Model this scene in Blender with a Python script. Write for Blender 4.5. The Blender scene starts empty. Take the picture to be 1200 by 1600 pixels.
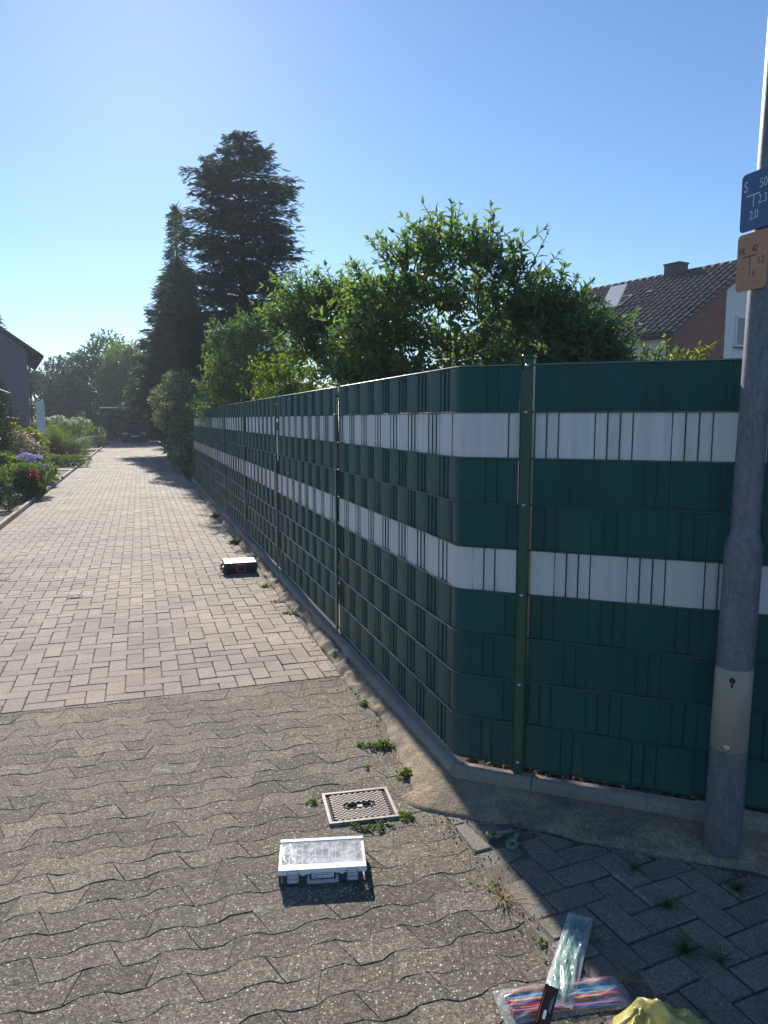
import bpy, bmesh, math, random
import numpy as np
from mathutils import Vector, Matrix, Euler

R = math.radians
S = bpy.context.scene
COL = S.collection

# ------------------------------------------------------------------ camera, sky, sun, exposure
cam_d = bpy.data.cameras.new('camera')
cam_d.sensor_fit = 'VERTICAL'; cam_d.sensor_height = 36; cam_d.lens = 26.0
cam_d.clip_start = 0.05; cam_d.clip_end = 3000
cam = bpy.data.objects.new('camera', cam_d); COL.objects.link(cam)
cam.location = (0, 0, 1.7); cam.rotation_euler = (R(90 - 7.15), 0, 0)
S.camera = cam

SUN_AZ, SUN_EL = R(-16.8), R(27.4)          # azimuth from +Y towards +X
SUN_DIR = Vector((math.sin(SUN_AZ) * math.cos(SUN_EL), math.cos(SUN_AZ) * math.cos(SUN_EL), math.sin(SUN_EL)))
world = bpy.data.worlds.new('World'); S.world = world; world.use_nodes = True
wn = world.node_tree.nodes; wl = world.node_tree.links
sky = wn.new('ShaderNodeTexSky'); sky.sky_type = 'NISHITA'; sky.sun_disc = False
sky.sun_elevation = SUN_EL; sky.sun_rotation = SUN_AZ
sky.altitude = 0; sky.air_density = 1.0; sky.dust_density = 0.12; sky.ozone_density = 6.0
wl.new(sky.outputs[0], wn['Background'].inputs[0]); wn['Background'].inputs[1].default_value = 0.094
sun_d = bpy.data.lights.new('sun', 'SUN'); sun_d.energy = 5.0; sun_d.angle = R(0.53); sun_d.color = (1.0, 0.93, 0.82)
sun = bpy.data.objects.new('sun', sun_d); COL.objects.link(sun)
sun.rotation_euler = SUN_DIR.to_track_quat('Z', 'Y').to_euler()
S.view_settings.view_transform = 'Standard'; S.view_settings.look = 'None'
S.view_settings.gamma = 1; S.view_settings.use_curve_mapping = False
S.view_settings.exposure = 0.62
S.render.engine = 'CYCLES'
S.cycles.max_bounces = 8; S.cycles.transparent_max_bounces = 16
S.cycles.use_denoising = True

# ------------------------------------------------------------------ helpers
YAW = R(18.2)                                # the driveway heads 18.2 degrees left of the view
CS, SN = math.cos(YAW), math.sin(YAW)
def D(t, s, z=0.0):                          # driveway frame (t across to the right, s along) -> world
    return Vector((CS * t - SN * s, SN * t + CS * s, z))
def tag(o, label=None, cat=None, group=None, kind=None):
    if label: o['label'] = label
    if cat: o['category'] = cat
    if group: o['group'] = group
    if kind: o['kind'] = kind
    return o
def empty(name, loc=(0, 0, 0), rz=0.0):
    o = bpy.data.objects.new(name, None); COL.objects.link(o)
    o.location = loc; o.rotation_euler = (0, 0, rz); o.empty_display_size = 0.1
    return o
def link(name, me, mat=None, parent=None, loc=None, rot=None, scale=None):
    o = bpy.data.objects.new(name, me); COL.objects.link(o)
    if mat is not None and len(me.materials) == 0: me.materials.append(mat)
    if parent is not None: o.parent = parent
    if loc is not None: o.location = loc
    if rot is not None: o.rotation_euler = rot
    if scale is not None: o.scale = scale
    return o
def copy_tree(o, parent=None):
    c = o.copy(); COL.objects.link(c)
    if parent is not None: c.parent = parent
    for ch in list(o.children): copy_tree(ch, c)
    return c

class MB:
    """collects shapes and links them as one mesh"""
    def __init__(s): s.v = []; s.f = []; s.mi = []; s.sm = []; s.m = 0; s.smooth = False
    def add(s, vs, fs):
        b = len(s.v); s.v += [tuple(x) for x in vs]
        for f in fs: s.f.append(tuple(i + b for i in f)); s.mi.append(s.m); s.sm.append(s.smooth)
    def box(s, c, d, M=None, ch=0.0):
        x, y, z = d[0] / 2, d[1] / 2, d[2] / 2
        if ch <= 0:
            vs = [Vector((sx * x, sy * y, sz * z)) for sz in (-1, 1) for sy in (-1, 1) for sx in (-1, 1)]
            fs = [(0, 2, 3, 1), (4, 5, 7, 6), (0, 1, 5, 4), (2, 6, 7, 3), (0, 4, 6, 2), (1, 3, 7, 5)]
        else:
            vs = []; fs = []
            def ring(px, py, pz):
                k = ch
                b = len(vs)
                for (ax, ay) in ((-px + k, -py), (px - k, -py), (px, -py + k), (px, py - k), (px - k, py), (-px + k, py), (-px, py - k), (-px, -py + k)):
                    vs.append(Vector((ax, ay, pz)))
                return b
            a0 = ring(x - ch * .6, y - ch * .6, -z); a1 = ring(x, y, -z + ch); a2 = ring(x, y, z - ch); a3 = ring(x - ch * .6, y - ch * .6, z)
            for a, b in ((a0, a1), (a1, a2), (a2, a3)):
                for i in range(8): fs.append((a + i, a + (i + 1) % 8, b + (i + 1) % 8, b + i))
            fs.append(tuple(a3 + i for i in range(8))); fs.append(tuple(a0 + 7 - i for i in range(8)))
        c = Vector(c)
        vs = [(M @ v if M is not None else v) + c for v in vs]
        s.add(vs, fs); return s
    def tube(s, pts, rad, n=8, cap=True):
        pts = [Vector(p) for p in pts]
        if not hasattr(rad, '__len__'): rad = [rad] * len(pts)
        rings = []; ref = None
        for i, p in enumerate(pts):
            d = (pts[min(i + 1, len(pts) - 1)] - pts[max(i - 1, 0)])
            if d.length < 1e-9: d = Vector((0, 0, 1))
            d.normalize()
            if ref is None: ref = Vector((1, 0, 0)) if abs(d.x) < .8 else Vector((0, 1, 0))
            u = d.cross(ref).normalized(); w = d.cross(u)
            ref = w.cross(d) if False else ref
            rings.append([p + (u * math.cos(2 * math.pi * k / n) + w * math.sin(2 * math.pi * k / n)) * rad[i] for k in range(n)])
        vs = [v for r in rings for v in r]; fs = []
        for i in range(len(rings) - 1):
            for k in range(n):
                a = i * n + k; b = i * n + (k + 1) % n
                fs.append((a, a + n, b + n, b))
        if cap:
            fs.append(tuple(range(n))); fs.append(tuple(len(vs) - 1 - k for k in range(n)))
        s.add(vs, fs); return s
    def lathe(s, prof, n=24, c=(0, 0, 0)):
        c = Vector(c); vs = []; fs = []
        for (r, z) in prof:
            for k in range(n):
                a = 2 * math.pi * k / n
                vs.append(c + Vector((r * math.cos(a), r * math.sin(a), z)))
        for i in range(len(prof) - 1):
            for k in range(n):
                a = i * n + k; b = i * n + (k + 1) % n
                fs.append((a, b, b + n, a + n))
        fs.append(tuple(n - 1 - k for k in range(n)))
        fs.append(tuple((len(prof) - 1) * n + k for k in range(n)))
        s.add(vs, fs); return s
    def prism(s, poly, z0, z1, ch=0.0):
        """poly: counter-clockwise outline, extruded, with a small chamfer round the top"""
        n = len(poly); P = [Vector((p[0], p[1], 0)) for p in poly]
        c = sum(P, Vector()) / n
        vs = [Vector((p.x, p.y, z0)) for p in P]
        if ch > 0:
            vs += [Vector((p.x, p.y, z1 - ch)) for p in P]
            ins = []
            for i, p in enumerate(P):
                a = (p - P[i - 1]).normalized(); b = (P[(i + 1) % n] - p).normalized()
                nrm = Vector((-(a.y + b.y), a.x + b.x, 0))
                if nrm.length < 1e-6: nrm = c - p
                nrm.normalize(); ins.append(p + nrm * ch)
            vs += [Vector((p.x, p.y, z1)) for p in ins]; L = 3
        else:
            vs += [Vector((p.x, p.y, z1)) for p in P]; L = 2
        fs = []
        for l in range(L - 1):
            for i in range(n):
                j = (i + 1) % n
                fs.append((l * n + i, l * n + j, (l + 1) * n + j, (l + 1) * n + i))
        fs.append(tuple((L - 1) * n + i for i in range(n)))
        s.add(vs, fs); return s
    def mesh(s, name, mats=None):
        me = bpy.data.meshes.new(name); me.from_pydata(s.v, [], s.f); me.update()
        if mats is not None:
            for m in (mats if isinstance(mats, (list, tuple)) else [mats]): me.materials.append(m)
        if any(s.mi): me.polygons.foreach_set('material_index', s.mi)
        me.polygons.foreach_set('use_smooth', s.sm)
        return me
    def build(s, name, mats, parent=None, loc=None, rot=None):
        return link(name, s.mesh(name, mats), None, parent, loc, rot)

def np_mesh(name, V, F, mat, smooth=False):
    """V (n,3) float array, F (m,k) int array"""
    me = bpy.data.meshes.new(name)
    V = np.ascontiguousarray(V, dtype=np.float32); F = np.ascontiguousarray(F, dtype=np.int32)
    m, k = F.shape
    me.vertices.add(len(V)); me.vertices.foreach_set('co', V.ravel())
    me.loops.add(m * k); me.loops.foreach_set('vertex_index', F.ravel())
    me.polygons.add(m); me.polygons.foreach_set('loop_start', np.arange(0, m * k, k, dtype=np.int32))
    try: me.polygons.foreach_set('loop_total', np.full(m, k, dtype=np.int32))
    except Exception: pass
    me.polygons.foreach_set('use_smooth', np.full(m, smooth))
    me.update(calc_edges=True); me.validate()
    if mat is not None: me.materials.append(mat)
    return me

def smoothstep(a, b, x):
    t = np.clip((x - a) / (b - a), 0, 1); return t * t * (3 - 2 * t)

# ------------------------------------------------------------------ materials
def nt(name):
    m = bpy.data.materials.new(name); m.use_nodes = True
    n = m.node_tree.nodes; l = m.node_tree.links
    return m, n, l, n['Principled BSDF'], n['Material Output']
def ramp(n, stops, interp='LINEAR'):
    r = n.new('ShaderNodeValToRGB'); r.color_ramp.interpolation = interp
    e = r.color_ramp.elements
    while len(e) < len(stops): e.new(0.5)
    for i, (p, c) in enumerate(stops):
        e[i].position = p; e[i].color = (*c, 1) if len(c) == 3 else c
    return r
def mixc(n, l, blend, fac, a, b):
    x = n.new('ShaderNodeMix'); x.data_type = 'RGBA'; x.blend_type = blend
    if isinstance(fac, (int, float)): x.inputs[0].default_value = fac
    else: l.new(fac, x.inputs[0])
    for s, v in ((6, a), (7, b)):
        if isinstance(v, tuple): x.inputs[s].default_value = (*v, 1)
        else: l.new(v, x.inputs[s])
    return x.outputs[2]
def noise(n, l, scale, detail=4, rough=.55, vec=None, dim='3D'):
    x = n.new('ShaderNodeTexNoise'); x.noise_dimensions = dim
    x.inputs['Scale'].default_value = scale; x.inputs['Detail'].default_value = detail; x.inputs['Roughness'].default_value = rough
    if vec is not None: l.new(vec, x.inputs['Vector'])
    return x.outputs['Fac']
def wpos(n):
    return n.new('ShaderNodeNewGeometry').outputs['Position']
def island(n):
    return n.new('ShaderNodeNewGeometry').outputs['Random Per Island']
def objrand(n):
    return n.new('ShaderNodeObjectInfo').outputs['Random']
def mathn(n, l, op, a, b=None):
    x = n.new('ShaderNodeMath'); x.operation = op
    for i, v in enumerate((a, b)):
        if v is None: continue
        if isinstance(v, (int, float)): x.inputs[i].default_value = v
        else: l.new(v, x.inputs[i])
    return x.outputs[0]
def bump(n, l, h, strength, dist, bsdf, prev=None):
    b = n.new('ShaderNodeBump'); b.inputs['Strength'].default_value = strength; b.inputs['Distance'].default_value = dist
    l.new(h, b.inputs['Height'])
    if prev is not None: l.new(prev, b.inputs['Normal'])
    if bsdf is not None: l.new(b.outputs[0], bsdf.inputs['Normal'])
    return b.outputs[0]

def m_plain(name, col, rough=.5, var=.12, scale=6, bmp=0.0, bscale=60, metal=0.0, spec=.5, coat=0.0):
    m, n, l, b, o = nt(name)
    p = wpos(n)
    r = ramp(n, [(0.3, tuple(c * (1 - var) for c in col)), (0.7, tuple(min(1, c * (1 + var)) for c in col))])
    l.new(noise(n, l, scale, 5, .6, p), r.inputs[0])
    l.new(r.outputs[0], b.inputs['Base Color'])
    rr = n.new('ShaderNodeMapRange'); rr.inputs['To Min'].default_value = max(.03, rough - .08); rr.inputs['To Max'].default_value = min(1, rough + .08)
    l.new(noise(n, l, scale * 3, 3, .6, p), rr.inputs[0]); l.new(rr.outputs[0], b.inputs['Roughness'])
    b.inputs['Metallic'].default_value = metal; b.inputs['Specular IOR Level'].default_value = spec
    b.inputs['Coat Weight'].default_value = coat
    if bmp: bump(n, l, noise(n, l, bscale, 4, .6, p), bmp, .004, b)
    return m

def m_paver(name, c0, c1, chip=0.10, chip_scale=150.0, chipcol=(.62, .58, .52), rough=.85, dirt=.5, lichen=0.0, grit=False):
    """weathered concrete block: tint per block, fine aggregate chips, worn dirt patches, sandy film"""
    m, n, l, b, o = nt(name)
    p = wpos(n)
    isl = island(n); ob = objrand(n)
    rnd = mathn(n, l, 'FRACT', mathn(n, l, 'ADD', mathn(n, l, 'MULTIPLY', isl, 3.7), mathn(n, l, 'MULTIPLY', ob, 7.3)))
    base = ramp(n, [(0, c0), (1, c1)]); l.new(rnd, base.inputs[0])
    big = ramp(n, [(.35, (.74, .74, .75)), (.65, (1.12, 1.1, 1.06))]); l.new(noise(n, l, .9, 5, .6, p), big.inputs[0])
    col = mixc(n, l, 'MULTIPLY', 1.0, base.outputs[0], big.outputs[0])
    mid = ramp(n, [(.3, (.72, .71, .70)), (.7, (1.18, 1.17, 1.15))]); l.new(noise(n, l, 28, 6, .7, p), mid.inputs[0])
    col = mixc(n, l, 'MULTIPLY', dirt, col, mid.outputs[0])
    vo = n.new('ShaderNodeTexVoronoi'); vo.inputs['Scale'].default_value = chip_scale; l.new(p, vo.inputs['Vector'])
    sep = n.new('ShaderNodeSeparateColor'); l.new(vo.outputs['Color'], sep.inputs[0])
    grain = ramp(n, [(0, (.50, .50, .50)), (.5, (.95, .95, .95)), (.9, (1.3, 1.28, 1.25))]); l.new(sep.outputs[1], grain.inputs[0])
    col = mixc(n, l, 'MULTIPLY', .6, col, grain.outputs[0])
    cut = ramp(n, [(1 - chip, (0, 0, 0)), (1 - chip + .02, (1, 1, 1))]); l.new(sep.outputs[0], cut.inputs[0])
    rad = ramp(n, [(.30, (1, 1, 1)), (.42, (0, 0, 0))]); l.new(vo.outputs['Distance'], rad.inputs[0])
    f = mathn(n, l, 'MULTIPLY', cut.outputs[0], rad.outputs[0])
    tone = mixc(n, l, 'MIX', sep.outputs[2], chipcol, (chipcol[0] * .55, chipcol[1] * .5, chipcol[2] * .45))
    col = mixc(n, l, 'MIX', f, col, tone)
    if grit:                                       # second, finer layer of pale and dark grains
        v3 = n.new('ShaderNodeTexVoronoi'); v3.inputs['Scale'].default_value = chip_scale * 2.3; l.new(p, v3.inputs['Vector'])
        s3 = n.new('ShaderNodeSeparateColor'); l.new(v3.outputs['Color'], s3.inputs[0])
        g3 = ramp(n, [(0, (.35, .34, .33)), (.25, (.8, .8, .8)), (.75, (1.05, 1.05, 1.04)), (.9, (1.9, 1.86, 1.78))]); l.new(s3.outputs[0], g3.inputs[0])
        col = mixc(n, l, 'MULTIPLY', .75, col, g3.outputs[0])
    if lichen:
        v2 = n.new('ShaderNodeTexVoronoi'); v2.inputs['Scale'].default_value = 16; l.new(p, v2.inputs['Vector'])
        s2 = n.new('ShaderNodeSeparateColor'); l.new(v2.outputs['Color'], s2.inputs[0])
        a = ramp(n, [(1 - lichen, (0, 0, 0)), (1 - lichen + .01, (1, 1, 1))]); l.new(s2.outputs[0], a.inputs[0])
        d2 = mathn(n, l, 'ADD', v2.outputs['Distance'], mathn(n, l, 'MULTIPLY', noise(n, l, 60, 3, .6, p), .25))
        q = ramp(n, [(.33, (1, 1, 1)), (.40, (0, 0, 0))]); l.new(d2, q.inputs[0])
        col = mixc(n, l, 'MIX', mathn(n, l, 'MULTIPLY', mathn(n, l, 'MULTIPLY', a.outputs[0], q.outputs[0]), .55), col, (.40, .39, .35))
    l.new(col, b.inputs['Base Color']); b.inputs['Roughness'].default_value = rough
    b.inputs['Specular IOR Level'].default_value = .35
    h = mathn(n, l, 'ADD', mathn(n, l, 'MULTIPLY', sep.outputs[1], .7), noise(n, l, 60, 5, .65, p))
    if grit: h = mathn(n, l, 'ADD', mathn(n, l, 'MULTIPLY', s3.outputs[1], .8), mathn(n, l, 'ADD', mathn(n, l, 'MULTIPLY', sep.outputs[1], 1.1), mathn(n, l, 'MULTIPLY', noise(n, l, 45, 6, .75, p), 1.6)))
    bump(n, l, h, .85 if grit else .55, .006 if grit else .004, b)
    return m

def m_leaf(name, c0, c1, trans=.35, rough=.45, tcol=None, spec=.4):
    """thin leaf: tint per leaf, light passes through"""
    m, n, l, b, o = nt(name)
    r = ramp(n, [(0, c0), (1, c1)])
    rnd = mathn(n, l, 'FRACT', mathn(n, l, 'ADD', island(n), mathn(n, l, 'MULTIPLY', objrand(n), 5.1)))
    l.new(rnd, r.inputs[0])
    lo = ramp(n, [(.35, (.7, .72, .7)), (.65, (1.2, 1.18, 1.1))]); l.new(noise(n, l, 2.2, 3, .5, wpos(n)), lo.inputs[0])
    col = mixc(n, l, 'MULTIPLY', .8, r.outputs[0], lo.outputs[0])
    l.new(col, b.inputs['Base Color']); b.inputs['Roughness'].default_value = rough; b.inputs['Specular IOR Level'].default_value = spec
    t = n.new('ShaderNodeBsdfTranslucent')
    tc = mixc(n, l, 'MULTIPLY', 1.0, col, tcol or (2.2, 2.2, .9))
    l.new(tc, t.inputs[0])
    mx = n.new('ShaderNodeMixShader'); mx.inputs[0].default_value = trans
    l.new(b.outputs[0], mx.inputs[1]); l.new(t.outputs[0], mx.inputs[2]); l.new(mx.outputs[0], o.inputs[0])
    return m

def m_film(name, tint=(.9, .93, .95), alpha=.35, rough=.12):
    """thin clear plastic film with creases"""
    m, n, l, b, o = nt(name)
    p = wpos(n)
    b.inputs['Base Color'].default_value = (*tint, 1); b.inputs['Roughness'].default_value = rough
    b.inputs['Specular IOR Level'].default_value = .7
    bump(n, l, noise(n, l, 35, 3, .5, p), .5, .006, b)
    t = n.new('ShaderNodeBsdfTransparent'); t.inputs[0].default_value = (.96, .98, .98, 1)
    mx = n.new('ShaderNodeMixShader')
    f = ramp(n, [(.4, (alpha * .6,) * 3), (.68, (min(1, alpha * 1.7),) * 3)]); l.new(noise(n, l, 18, 4, .6, p), f.inputs[0])
    l.new(f.outputs[0], mx.inputs[0]); l.new(t.outputs[0], mx.inputs[1]); l.new(b.outputs[0], mx.inputs[2]); l.new(mx.outputs[0], o.inputs[0])
    return m

MT = {}
MT['paver_drive'] = m_paver('drive paver', (.295, .245, .208), (.395, .333, .286), chip=.10, chip_scale=190, chipcol=(.55, .50, .46), dirt=.45)
MT['paver_wave'] = m_paver('wave paver', (.168, .148, .118), (.272, .240, .196), chip=.30, chip_scale=100, chipcol=(.62, .58, .50), dirt=.85, lichen=.05, grit=True)
MT['paver_block'] = m_paver('block paver', (.20, .18, .15), (.27, .245, .21), chip=.07, chip_scale=150, chipcol=(.5, .47, .42), dirt=.6, lichen=.05)
MT['bed_wave'] = m_paver('gritty joint filling', (.150, .132, .105), (.150, .132, .105), chip=.16, chip_scale=170, chipcol=(.40, .36, .30), dirt=.9)
MT['bed'] = m_paver('jointing sand', (.10, .088, .070), (.10, .088, .070), chip=.10, chip_scale=260, chipcol=(.30, .27, .22), dirt=.9)
MT['soil'] = m_plain('garden soil', (.075, .058, .042), .95, .35, 7, .9, 40)
MT['lawn'] = m_plain('garden ground', (.06, .07, .032), .95, .4, 3, .8, 30)
MT['kerb'] = m_paver('kerb concrete', (.27, .245, .215), (.31, .285, .25), chip=.05, chip_scale=260, chipcol=(.45, .42, .38), dirt=.45)
def m_mortar():
    m = m_paver('rough mortar', (.35, .285, .20), (.37, .30, .21), chip=.06, chip_scale=130, chipcol=(.46, .41, .33), dirt=.8)
    n = m.node_tree.nodes; l = m.node_tree.links; b = n['Principled BSDF']; p = wpos(n)
    src = b.inputs['Base Color'].links[0].from_socket                 # sandy film over greyer old concrete
    gq = ramp(n, [(.42, (.62, .66, .72)), (.58, (1.05, 1.0, .95))]); l.new(noise(n, l, 4.5, 6, .7, p), gq.inputs[0])
    l.new(mixc(n, l, 'MULTIPLY', 1.0, src, gq.outputs[0]), b.inputs['Base Color'])
    h = mathn(n, l, 'ADD', noise(n, l, 22, 6, .7, p), mathn(n, l, 'MULTIPLY', noise(n, l, 90, 4, .7, p), .5))
    prev = b.inputs['Normal'].links[0].from_socket
    bump(n, l, h, .7, .012, b, prev); return m
MT['mortar'] = m_mortar()
MT['mulch'] = m_plain('bark chips', (.10, .06, .035), .9, .5, 25, .5, 60)
MT['mulch_pale'] = m_plain('pale wood chips', (.34, .22, .12), .85, .4, 25, .4, 60)
def m_strip(name, col, rough, spec):
    """pvc strip: each strip slightly different, faint rain streaks, splash dust near the ground"""
    m, n, l, b, o = nt(name); p = wpos(n)
    r = ramp(n, [(0, tuple(c * .90 for c in col)), (1, tuple(min(1, c * 1.08) for c in col))]); l.new(objrand(n), r.inputs[0])
    mp = n.new('ShaderNodeMapping'); mp.inputs['Scale'].default_value = (26, 26, 1.3); l.new(p, mp.inputs[0])
    st = ramp(n, [(.35, (.86, .86, .85)), (.6, (1.04, 1.04, 1.04))]); l.new(noise(n, l, 1.0, 5, .65, mp.outputs[0]), st.inputs[0])
    c = mixc(n, l, 'MULTIPLY', .8, r.outputs[0], st.outputs[0])
    sx = n.new('ShaderNodeSeparateXYZ'); l.new(p, sx.inputs[0])
    mr = n.new('ShaderNodeMapRange'); mr.inputs['From Min'].default_value = .13; mr.inputs['From Max'].default_value = .62; mr.inputs['To Min'].default_value = 1; mr.inputs['To Max'].default_value = 0
    l.new(sx.outputs[2], mr.inputs[0])
    sp_ = ramp(n, [(.45, (0, 0, 0)), (.75, (1, 1, 1))]); l.new(noise(n, l, 55, 5, .75, p), sp_.inputs[0])
    f = mathn(n, l, 'MULTIPLY', mathn(n, l, 'POWER', mr.outputs[0], 2.0), mathn(n, l, 'ADD', mathn(n, l, 'MULTIPLY', sp_.outputs[0], .30), .06))
    c = mixc(n, l, 'MIX', f, c, (.20, .17, .125))
    l.new(c, b.inputs['Base Color'])
    rr = n.new('ShaderNodeMapRange'); rr.inputs['To Min'].default_value = rough - .08; rr.inputs['To Max'].default_value = rough + .12; l.new(noise(n, l, 9, 4, .6, p), rr.inputs[0]); l.new(rr.outputs[0], b.inputs['Roughness'])
    b.inputs['Specular IOR Level'].default_value = spec
    bump(n, l, noise(n, l, 7, 3, .5, p), .10, .006, b); return m
MT['green_pvc'] = m_strip('green strip', (.002, .074, .066), .50, .30)
MT['white_pvc'] = m_strip('white strip', (.62, .615, .615), .5, .4)
MT['green_rod'] = m_plain('green coated steel', (.008, .058, .048), .24, .10, 8, 0, 60, spec=.9)
MT['green_wire'] = m_plain('dark green wire', (.004, .030, .025), .35, .10, 8, 0, 60, spec=.5)
MT['green_post'] = m_plain('green post', (.014, .075, .046), .35, .15, 8, .05, 60)
MT['steel'] = m_plain('bolt steel', (.55, .55, .54), .3, .1, 40, 0, metal=1.0)
MT['bark'] = m_plain('bark', (.075, .055, .04), .9, .35, 14, .9, 30)
MT['twig'] = m_plain('green twig', (.075, .085, .035), .7, .3, 14, .3, 30)

# galvanised pole
def m_galv():
    m, n, l, b, o = nt('galvanised steel'); p = wpos(n)
    v = n.new('ShaderNodeTexVoronoi'); v.inputs['Scale'].default_value = 75; l.new(p, v.inputs['Vector'])
    mp = n.new('ShaderNodeMapping'); mp.inputs['Scale'].default_value = (9, 9, 2.2); l.new(p, mp.inputs[0])
    r = ramp(n, [(.30, (.10, .112, .130)), (.52, (.150, .167, .190)), (.72, (.215, .236, .262))]); l.new(noise(n, l, 5, 7, .72, mp.outputs[0]), r.inputs[0])
    vb = n.new('ShaderNodeRGBToBW'); l.new(v.outputs['Color'], vb.inputs[0]); c = mixc(n, l, 'OVERLAY', .16, r.outputs[0], vb.outputs[0])
    hsv = n.new('ShaderNodeHueSaturation'); hsv.inputs['Saturation'].default_value = .75; l.new(c, hsv.inputs['Color'])
    l.new(hsv.outputs[0], b.inputs['Base Color']); b.inputs['Metallic'].default_value = .35; b.inputs['Roughness'].default_value = .55
    bump(n, l, noise(n, l, 90, 4, .7, p), .35, .003, b)
    return m
MT['galv'] = m_galv()
MT['pole_door'] = m_plain('beige painted door', (.30, .265, .20), .42, .07, 12, .1, 80, coat=.1)
MT['black'] = m_plain('black plastic', (.016, .016, .018), .45, .2, 20, .1, 100)
MT['darkgrey'] = m_plain('dark grey plastic', (.05, .055, .06), .5, .15, 20, .1, 100)
MT['iron'] = m_plain('cast iron', (.20, .165, .15), .62, .22, 22, .4, 120, metal=.25)
MT['iron_dark'] = m_plain('cast iron recess', (.045, .036, .032), .85, .3, 30, .4, 120)
MT['iron_dull'] = m_plain('dull grey iron', (.21, .19, .175), .85, .15, 25, .3, 120)
MT['iron_frame'] = m_plain('worn iron frame', (.25, .228, .212), .6, .15, 25, .3, 120, metal=.3)

rng = np.random.default_rng(7)
random.seed(7)

# ================================================================== SETTING: ground and paving
g = MB(); g.add([(-900, -900, -.12), (900, -900, -.12), (900, 900, -.12), (-900, 900, -.12)], [(0, 1, 2, 3)])
tag(g.build('ground', MT['lawn']), kind='structure')

def in_view(x, y):
    """rough horizontal wedge of the photograph"""
    return y > 1.75 and abs(x) / y < .58

def paver_mesh(name, w, h, mat, ch=.004, depth=.06):
    """block with its top at z = 0; sides slightly rounded at the corners"""
    k = .004
    a, b = w / 2, h / 2
    poly = [(-a + k, -b), (a - k, -b), (a, -b + k), (a, b - k), (a - k, b), (-a + k, b), (-a, b - k), (-a, -b + k)]
    return MB().prism(poly, -depth, 0, ch).mesh(name, mat)

def lay(root, items, mat, limit=300, ch=.004, stuffname='small_pavers'):
    """items: (cx, cy, w, h, rot) in the root's frame; the nearest in view become parts, the rest one joined part"""
    mw = root.matrix_basis
    info = []
    for it in items:
        p = mw @ Vector((it[0], it[1], 0))
        info.append((0 if in_view(p.x, p.y) else 1, p.length, it))
    info.sort(key=lambda q: (q[0], q[1]))
    cache = {}
    near = info[:limit]; far = info[limit:]
    for _, _, (cx, cy, w, h, rot) in near:
        key = (round(w, 3), round(h, 3))
        if key not in cache: cache[key] = paver_mesh('paver', w, h, mat, ch)
        o = link('paver', cache[key], None, root, (cx, cy, random.uniform(-.0022, .0022)),
                 (random.gauss(0, .008), random.gauss(0, .008), rot + random.gauss(0, .006)))
    if far:
        mb = MB()
        k = .003
        for _, _, (cx, cy, w, h, rot) in far:
            a, b = w / 2, h / 2; M = Matrix.Translation((cx, cy, random.uniform(-.002, .002))) @ Euler((random.gauss(0, .008), random.gauss(0, .008), rot)).to_matrix().to_4x4()
            c = ch
            vs = [(-a, -b, -.03), (a, -b, -.03), (a, b, -.03), (-a, b, -.03), (-a, -b, -c), (a, -b, -c), (a, b, -c), (-a, b, -c),
                  (-a + c, -b + c, 0), (a - c, -b + c, 0), (a - c, b - c, 0), (-a + c, b - c, 0)]
            fs = [(0, 1, 5, 4), (1, 2, 6, 5), (2, 3, 7, 6), (3, 0, 4, 7), (4, 5, 9, 8), (5, 6, 10, 9), (6, 7, 11, 10), (7, 4, 8, 11), (8, 9, 10, 11)]
            mb.add([M @ Vector(v) for v in vs], fs)
        tag(mb.build(stuffname, mat, root), kind='stuff')

def herringbone(x0, x1, y0, y1, W, gap):
    """2:1 blocks on a unit grid of W, clipped to the rectangle by halving blocks"""
    nx = int((x1 - x0) / W + .01); ny = int((y1 - y0) / W)
    out = []
    for i in range(-1, nx + 1):
        for j in range(-1, ny + 1):
            r = (i - j) % 4
            if r == 0: cells = [(i, j), (i + 1, j)]
            elif r == 3: cells = [(i, j), (i, j + 1)]
            else: continue
            cells = [c for c in cells if 0 <= c[0] < nx and 0 <= c[1] < ny]
            if not cells: continue
            xs = [c[0] for c in cells]; ys = [c[1] for c in cells]
            w = (max(xs) - min(xs) + 1) * W - gap; h = (max(ys) - min(ys) + 1) * W - gap
            out.append((x0 + (min(xs) + max(xs) + 1) / 2 * W, y0 + (min(ys) + max(ys) + 1) / 2 * W, w, h, 0.0))
    return out

S_EDGE = 4.61          # where the old wave paving meets the driveway blocks
T_L, T_R = -2.0955, 1.2251
# --- driveway
drive = MB(); drive.add([(T_L - .02, S_EDGE, -.014), (T_R + .16, S_EDGE, -.014), (T_R + .16, 61, -.014), (T_L - .02, 61, -.014)], [(0, 1, 2, 3)])
drive = drive.build('driveway', MT['bed'], None, (0, 0, 0), (0, 0, YAW)); tag(drive, kind='structure')
bpy.context.view_layer.update()
valve_spots = [(-.65, 7.568), (-1.45, 8.645)]
items = herringbone(T_L, T_R, S_EDGE + .006, 60, .1145, .0050)
lay(drive, items, MT['paver_drive'], 300, .0035)

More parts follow.
